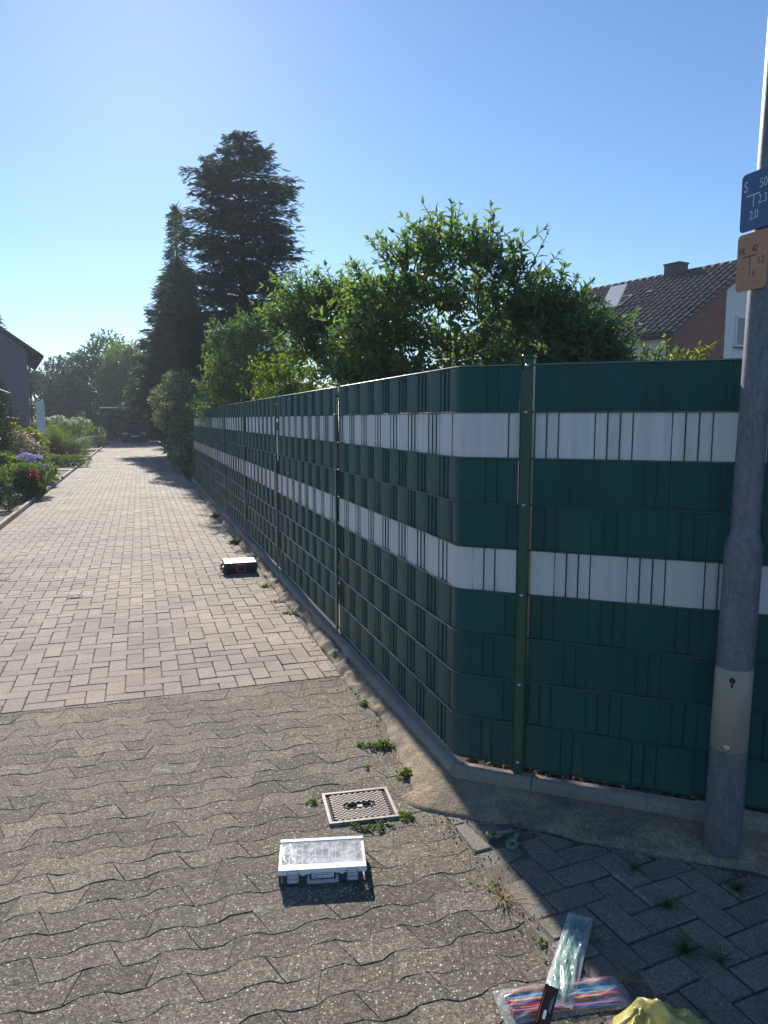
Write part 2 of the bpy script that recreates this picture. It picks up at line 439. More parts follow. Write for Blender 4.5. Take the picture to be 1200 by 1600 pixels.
# --- old wave-shaped paving in the foreground
fore = MB(); fore.add([(-6.5, -4, -.0024), (T_R + .2, -4, -.0024), (T_R + .2, S_EDGE, -.0024), (-6.5, S_EDGE, -.0024)], [(0, 1, 2, 3)])
fore = fore.build('pavement', MT['bed_wave'], None, (0, 0, 0), (0, 0, YAW)); tag(fore, kind='structure')
bpy.context.view_layer.update()
WL, WP, AMP = .236, .114, .024
def wave(x):                                  # trapezoid wave, period WL, peak to peak AMP
    u = (x / WL) % 1.0
    if u < .32: return AMP / 2
    if u < .5: return AMP / 2 - AMP * (u - .32) / .18
    if u < .82: return -AMP / 2
    return -AMP / 2 + AMP * (u - .82) / .18
BP = [0, .32, .5, .82]
def clip(poly, a, b, c):                      # keep a*x + b*y <= c
    out = []
    for i, p in enumerate(poly):
        q = poly[(i + 1) % len(poly)]
        dp = a * p[0] + b * p[1] - c; dq = a * q[0] + b * q[1] - c
        if dp <= 0: out.append(p)
        if dp * dq < 0:
            t = dp / (dp - dq); out.append((p[0] + t * (q[0] - p[0]), p[1] + t * (q[1] - p[1])))
    return out
def wave_stone(row, k, rnd):
    """outline of one stone: wavy long sides, slanted ends that lean the other way in every second row"""
    y0 = row * WP
    ph = 0.41 * WL + (row % 2) * .5 * WL
    xa = k * WL + ph; xb = xa + WL
    sl = .024 * (1 if row % 2 else -1)
    g_ = .0011
    def side(y, off, xs, xe):
        pts = [(xs, y + wave(xs) + off)]
        c0 = math.floor(xs / WL) - 1
        for c in range(c0, c0 + 5):
            for b in BP:
                x = (c + b) * WL
                if xs + .004 < x < xe - .004: pts.append((x, y + wave(x) + off))
        pts.append((xe, y + wave(xe) + off)); return pts
    bot = side(y0, g_, xa - sl + g_, xb - sl - g_); top = side(y0 + WP, -g_, xa + sl + g_, xb + sl - g_)
    j = lambda p: (p[0] + rnd.gauss(0, .0016), p[1] + rnd.gauss(0, .0020))
    return [j(p) for p in bot] + [j(p) for p in reversed(top)]
rnd = random.Random(3)
MH = (0.9365, 2.96, .30)                      # manhole lid: centre t, s and size (filled in below)
stones = []
for row in range(0, 44):
    for k in range(-16, 9):
        poly = wave_stone(row, k, rnd)
        poly = clip(poly, 0, 1, S_EDGE - .004)
        poly = clip(poly, 1, 0, 1.188)
        if len(poly) < 3: continue
        ar = 0
        for i in range(len(poly)): ar += poly[i - 1][0] * poly[i][1] - poly[i][0] * poly[i - 1][1]
        if ar / 2 < .0004: continue
        cx = sum(p[0] for p in poly) / len(poly); cy = sum(p[1] for p in poly) / len(poly)
        w = D(cx, cy); stones.append((0 if in_view(w.x, w.y) else 1, w.length, cx, cy, poly))
stones.sort(key=lambda q: (q[0], -0 if q[0] else 0, q[1]))
MH_T, MH_S, MH_W, MH_H, MH_R = .859, 2.963, .305, .262, R(-6)
def under_lid(poly):
    return all(abs(p[0] - MH_T) < MH_W / 2 - .02 and abs(p[1] - MH_S) < MH_H / 2 - .02 for p in poly)
stones = [q for q in stones if not under_lid(q[4])]
rest = MB()
for i, (_, _, cx, cy, poly) in enumerate(stones):
    dz = rnd.gauss(0, .0006); rx = rnd.gauss(0, .0035); ry = rnd.gauss(0, .003)
    if i < 300:
        me = MB().prism([(p[0] - cx, p[1] - cy) for p in poly], -.05, 0, .0016).mesh('paver', MT['paver_wave'])
        link('paver', me, None, fore, (cx, cy, dz), (rx, ry, 0))
    else:
        M = Matrix.Translation((cx, cy, dz)) @ Euler((rx, ry, 0)).to_matrix().to_4x4()
        t = MB().prism([(p[0] - cx, p[1] - cy) for p in poly], -.05, 0, .0016)
        rest.add([M @ Vector(v) for v in t.v], t.f)
tag(rest.build('small_pavers', MT['paver_wave'], fore), kind='stuff')

# --- footpath of rectangular blocks laid at 45 degrees to the cross fence
K0 = Vector((.311, 3.267, 0)); K_DIR = Vector((math.cos(R(-20.9)), math.sin(R(-20.9)), 0)); K_N = Vector((K_DIR.y, -K_DIR.x, 0))   # kerb line, normal towards the viewer
foot = empty('footpath', (0, 0, 0), R(24.2)); tag(foot, kind='structure')
bedm = MB()
q = [D(1.19, 2.86), D(1.19, -3), Vector((4.5, -3, 0)), Vector((4.5, 1.75, 0)), K0 + K_DIR * 4.2, K0 + K_DIR * .05]
Mi = Matrix.Rotation(R(-24.2), 4, 'Z')
bedm.add([Mi @ Vector((p.x, p.y, -.010)) for p in q], [tuple(reversed(range(len(q))))])
bedm.build('jointing_sand', MT['bed'], foot)
bpy.context.view_layer.update()
cells = []
A = Mi @ Vector((1.6, 1.6, 0)); WB = .106
for (cx, cy, w, h, r_) in herringbone(A.x - 2.6, A.x + 2.6, A.y - 2.6, A.y + 2.6, WB, .008):
    poly = [(cx - w / 2, cy - h / 2), (cx + w / 2, cy - h / 2), (cx + w / 2, cy + h / 2), (cx - w / 2, cy + h / 2)]
    # clip to the right of the wave paving, in front of the mortar haunch
    def loc(pw, nw):                           # half plane n.p <= n.pw in local coordinates
        n_ = Mi @ nw; p_ = Mi @ pw; return n_.x, n_.y, n_.x * p_.x + n_.y * p_.y
    tn = Vector((-CS, -SN, 0))
    poly = clip(poly, *loc(D(1.193, 0), tn))
    if len(poly) > 2: poly = clip(poly, *loc(K0 + K_N * .25, -K_N))
    if len(poly) > 2: poly = clip(poly, *loc(Vector((0, .2, 0)), Vector((0, -1, 0))))
    if len(poly) < 3: continue
    ar = sum(poly[i - 1][0] * poly[i][1] - poly[i][0] * poly[i - 1][1] for i in range(len(poly))) / 2
    if ar < .0012: continue
    c0 = sum(p[0] for p in poly) / len(poly); c1 = sum(p[1] for p in poly) / len(poly)
    wpt = Matrix.Rotation(R(24.2), 4, 'Z') @ Vector((c0, c1, 0))
    cells.append((0 if in_view(wpt.x, wpt.y) else 1, wpt.length, c0, c1, poly))
cells.sort(key=lambda q: (q[0], q[1]))
rest = MB(); cache = {}
for i, (_, _, cx, cy, poly) in enumerate(cells):
    loc_ = (cx, cy, rnd.gauss(0, .003)); rot_ = (rnd.gauss(0, .018), rnd.gauss(0, .018), rnd.gauss(0, .01))
    pl = [(p[0] - cx, p[1] - cy) for p in poly]
    if i < 300:
        link('paver', MB().prism(pl, -.06, 0, .006).mesh('paver', MT['paver_block']), None, foot, loc_, rot_)
    else:
        M = Matrix.Translation(loc_) @ Euler(rot_).to_matrix().to_4x4(); t = MB().prism(pl, -.06, 0, .006)
        rest.add([M @ Vector(v) for v in t.v], t.f)
if rest.f: tag(rest.build('small_pavers', MT['paver_block'], foot), kind='stuff')

# --- kerb of precast stones
kerb = empty('kerb'); tag(kerb, kind='structure')
def kerb_stone(L, cut0=0.0, cut1=0.0):
    """along +x, front face at y = 0 towards -y, 6 cm thick, chamfered front edge"""
    prof = [(0, -.08), (0, .078), (.006, .088), (.016, .097), (.024, .10), (.056, .10), (.06, .096), (.06, -.08)]
    n = len(prof); nx = 8; vs = []; fs = []
    for i in range(nx + 1):
        u = i / nx
        for (y, z) in prof:
            xs = cut0 * y; xe = L + cut1 * y
            x = xs + (xe - xs) * u
            vs.append((x, y + random.gauss(0, .0007), z + random.gauss(0, .0007)))
    for i in range(nx):
        for k in range(n - 1): a = i * n + k; fs.append((a, a + n, a + n + 1, a + 1))
    fs.append(tuple(range(n))); fs.append(tuple(nx * n + n - 1 - k for k in range(n)))
    m = MB(); m.add(vs, fs); return m
ang2 = R(-20.9)
half = math.tan((YAW - R(90) - ang2) / 2 + 0)  # mitre at the corner
mit = math.tan((math.pi - (R(90) + YAW - ang2)) / 2)
# right arm, starting at the corner
x = 0.0
for i, L in enumerate([.372, .80, 1.0, 1.0, 1.0]):
    kerb_stone(L - .004, mit if i == 0 else 0).build('kerb_stone', MT['kerb'], kerb, K0 + K_DIR * (x + .002) + Vector((0, 0, random.gauss(0, .001))), (0, 0, ang2))
    x += L
# left arm along the driveway, away from the corner
x = 0.0; dl = D(0, 1)
for i in range(18):
    L = 1.0 if i else .985
    st = K0 + dl * (x + L - .002)
    kerb_stone(L - .004, 0, -mit if i == 0 else 0).build('kerb_stone', MT['kerb'], kerb, st + Vector((0, 0, random.gauss(0, .0015))), (random.gauss(0, .004), 0, YAW - R(90)))
    x += L

# --- rough mortar haunch in front of the kerb (one bumpy sheet)
def fbm(x, y, seed=0):
    v = 0; a = 1.0; f = 1.0
    for k in range(4):
        v += a * math.sin(x * f * 7.1 + seed + 1.7 * math.sin(y * f * 5.3 + k)) * math.sin(y * f * 8.3 + seed * 1.3 + 1.3 * math.sin(x * f * 6.1 + 2 * k)); a *= .55; f *= 2.1
    return v
hv = []; hf = []
path = [(K0 + dl * (17.2 - .03 * i), Vector((-CS, -SN, 0)), 17.2 - .03 * i) for i in range(int(17.2 / .03) + 1)]
for i in range(1, 10):                         # fan round the corner
    a = i / 10; nrm = (Vector((-CS, -SN, 0)) * (1 - a) + K_N * a).normalized(); path.append((K0.copy(), nrm, -i * .02))
path += [(K0 + K_DIR * (.03 * i), K_N, -.2 - .03 * i) for i in range(0, 130)]
NW = 15
for (p, nrm, s_) in path:
    corner = 1 - smoothstep(.0, .55, abs(s_ + .1))
    if s_ > 0: w0 = .085 + .03 * fbm(s_ * .35, 1.0, 2) + .10 * float(1 - smoothstep(.1, .9, s_))
    else: w0 = .245 + .02 * fbm(s_ * .6, 3.0, 5) + .02 * corner
    for k in range(NW):
        u = k / (NW - 1)
        q = p + nrm * (w0 * u)
        top = .055 if s_ > 0 else .045
        z = top * (1 - u ** 1.6) + .002
        rough = (.002 + .013 * (float(smoothstep(.7, 1.3, s_)))) * fbm(q.x * 1.6, q.y * 1.6, 1) + .0022 * fbm(q.x * 4.3, q.y * 4.3, 4) + (.0045 * fbm(q.x * 3.1 + 4, q.y * 3.1, 8) if s_ > .8 else 0)
        z += rough * (4 * u * (1 - u) + .25)
        if s_ > .9: z += .010 * math.sin(u * math.pi) * math.tanh(2.5 * math.sin(q.y * 11 + 2 * math.sin(q.y * 5) + q.x * 3) + .6)
        if k == NW - 1: z = -.02
        hv.append((q.x, q.y, z))
n_ = len(path)
for i in range(n_ - 1):
    for k in range(NW - 1):
        a = i * NW + k; hf.append((a, a + 1, a + NW + 1, a + NW))
tag(link('mortar_haunch', np_mesh('mortar_haunch', np.array(hv), np.array(hf), MT['mortar'], True)), kind='structure')

# --- garden soil behind the kerb, bark mulch
gs = MB()
q = [K0 + dl * 18 + Vector((.06, .02, 0)), K0 + Vector((.045, .06, 0)), K0 + K_DIR * 4.2 - K_N * .06, Vector((40, 0, 0)), Vector((40, 60, 0)), D(1.42, 60)]
gs.add([(p.x, p.y, .055) for p in q], [tuple(range(len(q)))])
tag(gs.build('garden_soil', MT['soil']), kind='structure')
def bark(n, fn, mats, name):
    mb = MB(); mb.m = 0
    for i in range(n):
        p = fn(); L = random.uniform(.012, .05); w = L * random.uniform(.15, .4)
        M = Euler((random.gauss(0, .5), random.gauss(0, .5), random.uniform(0, 6.3))).to_matrix()
        mb.m = 1 if random.random() < .14 else 0
        mb.box(p, (L, w, random.uniform(.003, .008)), M)
    return tag(mb.build(name, mats), kind='stuff')
def mul():
    u = random.uniform(.06, 2.9); d = abs(random.gauss(0, .10))
    return K0 + K_DIR * u - K_N * (.068 + d) + Vector((0, 0, .07 + random.random() * (.03 + .10 * d)))
bark(2600, mul, [MT['mulch'], MT['mulch_pale']], 'bark_mulch')

# --- flower bed ground left of the drive and soil beyond its far end
fb = MB(); fb.add([D(T_L - .05, 9.0, .02), D(T_L - .05, 55, .02), D(-30, 55, .02), D(-30, 9.0, .02)], [(0, 1, 2, 3)])
tag(fb.build('flower_bed', MT['soil']), kind='structure')

# ================================================================== PRIVACY FENCE
FZ = .127                                        # underside of the mesh
C1 = Vector((.339, 3.320, 0))                    # bend of the corner panel
F_DIR = Vector((math.cos(R(-21.5)), math.sin(R(-21.5)), 0))
class Path:
    """plan line with an arc at the bend; at(u) gives the point and the outward normal"""
    def __init__(s, a, b, c, r):
        s.a, s.b, s.c = a, b, c
        d1 = (b - a).normalized(); d2 = (c - b).normalized()
        th = math.acos(max(-1, min(1, d1.dot(d2)))); t = r * math.tan(th / 2)
        s.d1, s.d2, s.th, s.r, s.t = d1, d2, th, r, t
        s.L1 = (b - a).length - t; s.La = r * th; s.L2 = (c - b).length - t; s.L = s.L1 + s.La + s.L2
        s.p1 = b - d1 * t; s.p2 = b + d2 * t
        s.cen = s.p1 + Vector((-d1.y, d1.x, 0)) * r
    def at(s, u):
        if u <= s.L1: d = s.d1; p = s.a + d * u
        elif u >= s.L1 + s.La: d = s.d2; p = s.p2 + d * (u - s.L1 - s.La)
        else:
            a = (u - s.L1) / s.r
            d = Vector((s.d1.x * math.cos(a) - s.d1.y * math.sin(a), s.d1.x * math.sin(a) + s.d1.y * math.cos(a), 0))
            p = s.cen + Vector((d.y, -d.x, 0)) * s.r
        return p, Vector((d.y, -d.x, 0))
class Line:
    def __init__(s, L): s.L = L
    def at(s, u): return Vector((u, 0, 0)), Vector((0, -1, 0))
def strip_mesh(path, phase, mat, bend=None):
    n = int(path.L / .0125); vs = []; fs = []; u0, u1 = .012, path.L - .012
    for i in range(n + 1):
        u = u0 + (u1 - u0) * i / n
        w = math.tanh(1.0 * math.sin(2 * math.pi * (u / .30 + phase))) / math.tanh(1.0)
        A = .0042 * w + .0012 * math.sin(u * 3.1 + phase * 9)
        if bend is not None: A = A + (.0042 - A) * math.exp(-((u - bend) / .07) ** 2)
        p, nr = path.at(u)
        for (dd, z) in ((.0006, .0), (.0006, .097), (.0006, .197), (.0006, .197), (-.0006, .197), (-.0006, .197), (-.0006, .097), (-.0006, 0), (-.0006, .0), (.0006, 0)):
            q = p + nr * (A + dd + (.0006 if z == .097 else 0)); vs.append((q.x, q.y, z))
    for i in range(n):
        for k in (0, 1, 3, 5, 6, 8):
            a = i * 10 + k; b = a + 1; fs.append((a, b, b + 10, a + 10))
    m = MB(); m.smooth = True; m.add(vs, fs)
    return m.mesh('privacy_strip', mat)
def rod_mesh(path, arc):
    m = MB()
    us = [0.0, path.L] if arc is None else sorted({0.0, path.L} | {arc[0] + (arc[1] - arc[0]) * i / 8 for i in range(9)})
    for k in range(10):
        for off in (.0066, -.0066):
            pts = []
            for u in us:
                p, nr = path.at(u); q = p + nr * off; pts.append((q.x, q.y, .2 * k + .003))
            m.tube(pts, .004, 6)
    nv = int(path.L / .05)
    for i in range(nv + 1):
        u = (path.L - nv * .05) / 2 + i * .05
        p, nr = path.at(min(u, path.L))
        m.m = 1; m.tube([(p.x, p.y, -.005), (p.x, p.y, 1.808)], .0030, 6, False)
    return m.mesh('fence_panel', [MT['green_rod'], MT['green_wire']])
fence = empty('privacy_fence', D(1.368, 5.26))
tag(fence, 'long dark green privacy strip fence with two white bands, bending round the corner', 'fence')
bpy.context.view_layer.update()
FI = fence.matrix_world.inverted()
ROWS = ['green_pvc', 'white_pvc', 'green_pvc', 'green_pvc', 'white_pvc', 'green_pvc', 'green_pvc', 'green_pvc', 'green_pvc']
def dress(panel, meshes):
    for r_, c in enumerate(ROWS):
        link('privacy_strip', meshes[(c, r_ % 2)], None, panel, (0, random.gauss(0, .0003), (8 - r_) * .2 + .0045 + random.gauss(0, .0007)), (0, random.gauss(0, .0004), 0))
PL = 2.48
straight = {(c, k): strip_mesh(Line(PL), .10 + .5 * k, MT[c]) for c in ('green_pvc', 'white_pvc') for k in (0, 1)}
srods = rod_mesh(Line(PL), None)
P1 = Vector((-.335, 5.43, 0))                     # first post on the driveway side
def panel_at(a, ang):
    o = link('fence_panel', srods, None, fence, a - fence.location + Vector((0, 0, FZ)), (0, 0, ang)); o['kind'] = 'stuff'
    dress(o, straight); return o
posts = []
for i in range(6):
    a = P1 + dl * (2.52 * (i + 1) - .02)
    panel_at(a, YAW - R(90)); posts.append((P1 + dl * (2.52 * i), YAW - R(90)))
posts.append((P1 + dl * (2.52 * 6), YAW - R(90)))
P2 = Vector((.616, 3.211, 0))
cp = Path(P1 - dl * .02, C1, P2 - F_DIR * .02, .085)
corner_strips = {(c, k): strip_mesh(cp, .02 + .5 * k, MT[c], cp.L1 + cp.La / 2) for c in ('green_pvc', 'white_pvc') for k in (0, 1)}
crods = rod_mesh(cp, (cp.L1, cp.L1 + cp.La))
co = link('fence_panel', crods, None, fence, Vector((0, 0, FZ)) - fence.location); co['kind'] = 'stuff'; dress(co, corner_strips)
for i in range(2):
    panel_at(P2 + F_DIR * (.02 + 2.52 * i), R(-21.5))
posts += [(P2, R(-21.5)), (P2 + F_DIR * 2.52, R(-21.5))]
pb = MB().box((0, .042, .98), (.04, .06, 1.96), ch=.003).mesh('fence_post', MT['green_post'])
bar = MB().box((0, -.022, .985), (.042, .008, 1.85), ch=.0015).mesh('clamp_bar', MT['green_post'])
capm = MB().box((0, .030, 0), (.050, .088, .012), ch=.003).mesh('post_cap', MT['green_post'])
bt = MB(); bt.smooth = True; bt.lathe([(.0085, 0), (.0085, .002), (.006, .0055), (.002, .007)], 10); btm = bt.mesh('bolt', MT['steel'])
for (p, a) in posts:
    o = link('fence_post', pb, None, fence, p - fence.location, (0, 0, a))
    link('clamp_bar', bar, None, o); link('post_cap', capm, None, o, (0, 0, 1.967))
    for z in (.155, .52, .93, 1.33, 1.73, 1.925): link('bolt', btm, None, o, (0, -.026, z), (R(90), 0, 0))

# ================================================================== LAMP POST with marker signs
LP = Vector((1.335, 2.74, 0))
lamp = empty('street_lamp', LP); lamp.rotation_euler = (0, R(.75), 0)
tag(lamp, 'grey galvanised street lamp post with beige access door standing before the green fence', 'lamp post')
def tubeobj(prof, n=40):
    m = MB(); m.smooth = True; m.lathe(prof, n); return m
o = tubeobj([(.069, -.25), (.069, .1), (.068, .6), (.0665, 1.19), (.0665, 1.195), (.0672, 1.215), (.066, 1.235), (.053, 1.275), (.0515, 1.285), (.0505, 1.6), (.047, 3.2), (.040, 5.6), (.038, 6.0)]).build('pole', MT['galv'], lamp)
# access door: a curved plate proud of the pole, facing the viewer
def curved_plate(r, a0, a1, z0, z1, th, n=16, edge=.006):
    m = MB(); m.smooth = True; vs = []; fs = []
    cols = [(r - .004, a0, 0), (r + th - .002, a0, 0), (r + th, a0 + .04, 1)] + [(r + th, a0 + .04 + (a1 - a0 - .08) * i / n, 1) for i in range(1, n)] + [(r + th, a1 - .04, 1), (r + th - .002, a1, 0), (r - .004, a1, 0)]
    rows = [(z0, 0), (z0 + edge * .5, .7), (z0 + edge, 1), (z1 - edge, 1), (z1 - edge * .5, .7), (z1, 0)]
    for (z, f) in rows:
        for (rr, a, k) in cols:
            q = r - .004 + (rr - r + .004) * f; vs.append((q * math.cos(a), q * math.sin(a), z))
    nc = len(cols)
    for i in range(len(rows) - 1):
        for k in range(nc - 1): a = i * nc + k; fs.append((a, a + 1, a + nc + 1, a + nc))
    m.add(vs, fs); return m
face = math.atan2(-LP.y, -LP.x) - .05
door = curved_plate(.0675, face - 1.25, face + 1.25, .435, .765, .0045, 26).build('access_door', MT['pole_door'], lamp)
def on_pole(a, r, z): return Vector((r * math.cos(a), r * math.sin(a), z))
for (a, z, hole) in ((face - .02, .725, True), (face - .05, .458, False)):
    M = Matrix.Translation(on_pole(a, .072, z)) @ Matrix.Rotation(a, 4, 'Z') @ Matrix.Rotation(R(90), 4, 'Y')
    m = MB(); t = MB().lathe([(.011, -.002), (.011, .002), (.008, .0035), (.0075, .0005), (.002, .0005)], 18)
    m.add([M @ Vector(v) for v in t.v], t.f)
    if hole:
        t = MB().box((.020, 0, .001), (.016, .008, .003)); m.add([M @ Vector(v) for v in t.v], t.f)
    m.build('lock', MT['iron_dark' if hole else 'steel'], door)
arm = MB(); arm.tube([(0, 0, 5.95), (0, 0, 6.15), (-.15, -.05, 6.3), (-.6, -.2, 6.38)], .03, 12); arm.build('arm', MT['galv'], lamp)
hd = MB(); hd.smooth = True
hd.tube([(-.55, -.18, 6.38), (-.7, -.23, 6.40), (-1.0, -.33, 6.40), (-1.15, -.38, 6.385)], [.05, .10, .10, .04], 14); hd.build('lamp_head', MT['darkgrey'], lamp)

MT['sign_blue'] = m_plain('blue enamel', (.016, .075, .19), .35, .10, 9, 0)
MT['sign_orange'] = m_plain('weathered orange enamel', (.46, .215, .10), .45, .10, 9, 0)
MT['print_white'] = m_plain('white print', (.62, .64, .66), .5, .05, 9)
MT['print_dark'] = m_plain('dark print', (.03, .028, .035), .5, .05, 9)
MT['print_pale'] = m_plain('faded print', (.16, .25, .38), .5, .05, 9)
MT['print_faint'] = m_plain('faint print', (.40, .19, .09), .5, .05, 9)
MT['sign_edge'] = m_plain('sign edge', (.55, .55, .55), .5, .05, 9)
def rounded(w, h, r, n=6):
    out = []
    for (cx, cy, a0) in ((w / 2 - r, -h / 2 + r, -90), (w / 2 - r, h / 2 - r, 0), (-w / 2 + r, h / 2 - r, 90), (-w / 2 + r, -h / 2 + r, 180)):
        for i in range(n + 1):
            a = R(a0 + 90 * i / n); out.append((cx + r * math.cos(a), cy + r * math.sin(a)))
    return out
def text_mesh(txt, size, name='lettering', align='CENTER', sx=1.0):
    c = bpy.data.curves.new(name, 'FONT'); c.body = txt; c.size = size; c.align_x = align; c.extrude = .0003; c.resolution_u = 4
    o = bpy.data.objects.new(name, c); COL.objects.link(o)
    bpy.context.view_layer.update()
    me = bpy.data.meshes.new_from_object(o.evaluated_get(bpy.context.evaluated_depsgraph_get()))
    bpy.data.objects.remove(o); bpy.data.curves.remove(c)
    me.materials.clear()
    for v in me.vertices: v.co.x *= sx
    return me
def sign(z, mat, items, label, lines):
    root = empty('marker_sign', (0, 0, 0))
    # stands on edge: local x along the sign (towards the viewer's right), y up, z out of the face
    n = Vector((-CS, -SN, 0)); xax = Vector((SN, -CS, 0)); up = Vector((0, 0, 1))
    Mx = Matrix((xax, up, n)).transposed().to_4x4()
    cpos = LP + Vector((.0131 * z, 0, z)) + n * .058
    root.matrix_world = Matrix.Translation(cpos) @ Mx
    m = MB(); m.prism(rounded(.14, .2, .016), -.002, .002, .0006); m.build('plate', mat, root)
    for (txt, x, y, sz, mt, sx) in items:
        link('lettering', text_mesh(txt, sz, sx=sx), MT[mt], root, (x, y, .0023))
    for (x, y, w, h, mt) in lines:
        b = MB(); b.box((x, y, .0024), (w, h, .0006)); b.build('printed_line', MT[mt], root)
    for y in (.04, -.05): MB().box((0, y, -.010), (.03, .02, .016)).build('bracket', MT['galv'], root)
    tag(root, label, 'sign', 'utility marker signs on the lamp post')
    return root
sign(2.467, MT['sign_blue'],
     [('S', -.049, .037, .054, 'print_white', .8), ('50', .030, .037, .044, 'print_white', .8), ('2.3', .030, -.015, .042, 'print_white', .8),
      ('2.0', -.006, -.062, .042, 'print_white', .8), ('.', -.040, -.022, .045, 'print_pale', .9), ('Wasser W 50', -.005, .083, .014, 'print_pale', .9)],
     'blue water pipe marker sign with white S 50 and 2.0 on the lamp post', [(-.014, .021, .060, .0045, 'print_white'), (-.011, .001, .0042, .040, 'print_white')])
sign(2.258, MT['sign_orange'],
     [('HL', -.045, .030, .034, 'print_dark', .75), ('40', .012, .030, .036, 'print_dark', .75), ('1.2', .042, -.014, .036, 'print_dark', .75),
      ('1.6', .003, -.052, .036, 'print_dark', .75), ('.', -.036, -.020, .042, 'print_dark', .8)],
     'orange pipe marker sign with dark HL 40 below the blue sign', [(-.010, .019, .062, .004, 'print_dark'), (-.009, -.001, .004, .038, 'print_dark'),
      (.0, -.071, .075, .001, 'print_faint'), (.0, -.087, .075, .001, 'print_faint'), (-.0375, -.079, .001, .016, 'print_faint'), (.0375, -.079, .001, .016, 'print_faint'),
      (0, -.079, .055, .0022, 'print_faint'), (-.015, .082, .05, .003, 'print_faint'), (-.03, .07, .02, .003, 'print_faint')])

# ================================================================== THINGS ON THE PAVING
# cast iron inspection cover
mh = empty('manhole_cover', D(MH_T, MH_S), YAW + MH_R)
tag(mh, 'square rusty iron manhole cover with diamond pattern set among wavy pavers', 'manhole cover')
w, h = MH_W, MH_H
fr = MB()
for (c, d) in (((0, h / 2 - .008, -.02), (w, .016, .062)), ((0, -h / 2 + .008, -.02), (w, .016, .062)), ((w / 2 - .008, 0, -.02), (.016, h - .032, .0618)), ((-w / 2 + .008, 0, -.02), (.016, h - .032, .0618))):
    fr.box(c, d, ch=.002)
fr.build('frame', MT['iron_frame'], mh)
lid = MB(); lw, lh = w - .036, h - .036
hole = (.055, .016)
def slab(x0, x1, y0, y1, z): lid.box(((x0 + x1) / 2, (y0 + y1) / 2, z - .01), (x1 - x0, y1 - y0, .02))
slab(-lw / 2, lw / 2, hole[1], lh / 2, .0035); slab(-lw / 2, lw / 2, -lh / 2, -hole[1], .0035)
slab(-lw / 2, -hole[0], -hole[1], hole[1], .0034); slab(hole[0], lw / 2, -hole[1], hole[1], .0034)
lid.build('lid', MT['iron_dark'], mh)
dm = MB()
sp = .0205
for i in range(-14, 15):
    for j in range(-14, 15):
        cx, cy = (i + (j % 2) * .5) * sp * 1.25, j * sp * .5
        if abs(cx) > lw / 2 - .009 or abs(cy) > lh / 2 - .006: continue
        if abs(cx) < hole[0] + .012 and abs(cy) < hole[1] + .007: continue
        a, b = sp * .575, sp * .455
        dm.prism([(cx - a, cy), (cx, cy - b), (cx + a, cy), (cx, cy + b)], .003, .0085, .0018)
tag(dm.build('diamond_pattern', MT['iron'], mh), kind='stuff')
m = MB(); m.prism(rounded(hole[0] * 2 + .012, hole[1] * 2 + .010, .02, 8), -.014, -.0125); m.build('lifting_pocket', MT['iron_dark'], mh)
m = MB()
pts = rounded(hole[0] * 2 + .004, hole[1] * 2 + .002, .016, 8)
m.tube([(p[0], p[1], .006) for p in pts] + [(pts[0][0], pts[0][1], .006)], .003, 6, False); m.build('pocket_rim', MT['iron'], mh)
m = MB(); m.box((.003, 0, -.001), (.026, hole[1] * 2, .012), ch=.002); m.build('lifting_bar', MT['iron_frame'], mh)
m = MB()
for i in range(13):
    a = (i - 6) / 6; m.box((a * .06, -.045 + .010 * a * a, .009), (.005, .008, .003), Euler((0, 0, a * .25)).to_matrix(), .0008)
tag(m.build('raised_lettering', MT['iron'], mh), kind='stuff')

# round valve covers in the driveway
for (t_, s_, lab) in ((-.65, 7.568, 'small round pale iron valve cover nearer the middle of the driveway'), (-1.45, 8.645, 'small round iron valve cover at the left picture edge of the driveway')):
    v = empty('valve_cover', D(t_, s_)); tag(v, lab, 'valve cover', 'valve covers in the driveway')
    m = MB(); m.lathe([(.078, -.02), (.078, .005), (.074, .007), (.064, .007), (.062, .004)], 28); m.build('rim', MT['iron_dull'], v)
    m = MB(); m.lathe([(.060, -.02), (.060, .005), (.058, .0062), (.02, .0066)], 28)
    for k in range(6): m.box((.035 * math.cos(k * 1.047), .035 * math.sin(k * 1.047), .008), (.022, .006, .003), Matrix.Rotation(k * 1.047, 3, 'Z'), .0008)
    m.build('lid', MT['iron_dull'], v)

# white sorting case
MT['case_white'] = m_plain('white case plastic', (.80, .80, .78), .35, .03, 10)
MT['case_clear'] = m_film('clear case lid', (.93, .95, .97), .30, .16)
MT['case_grey'] = m_plain('pale grey plastic', (.36, .38, .40), .45, .06, 20)
MT['case_tray'] = m_plain('milky tray', (.62, .64, .66), .4, .06, 30)
MT['case_fit'] = m_plain('zinc fittings', (.34, .36, .38), .4, .5, 160, metal=.4)
MT['case_blue'] = m_plain('blue plugs', (.16, .30, .48), .45, .2, 60)
MT['paper'] = m_plain('paper', (.72, .72, .70), .7, .05, 30)
cs = empty('storage_case', (-.235, 2.635, 0), R(5.5))
tag(cs, 'white plastic sorting case with clear lid and carrying handle lying on wavy paving', 'storage case')
cw, cd_ = .325, .205
m = MB(); m.prism(rounded(cw, cd_, .016), .004, .007)                     # floor
for (c, d) in (((0, cd_ / 2 - .003, .022), (cw - .03, .006, .036)), ((0, -cd_ / 2 + .003, .022), (cw - .03, .006, .036)), ((cw / 2 - .003, 0, .022), (.006, cd_ - .03, .0362)), ((-cw / 2 + .003, 0, .022), (.006, cd_ - .03, .0362))): m.box(c, d, ch=.0015)
m.build('case_base', MT['darkgrey'], cs)
m = MB(); m.prism(rounded(cw - .014, cd_ - .014, .012), .0072, .010); m.build('tray', MT['case_tray'], cs)
lidm = MB()                                                                # white lid rim
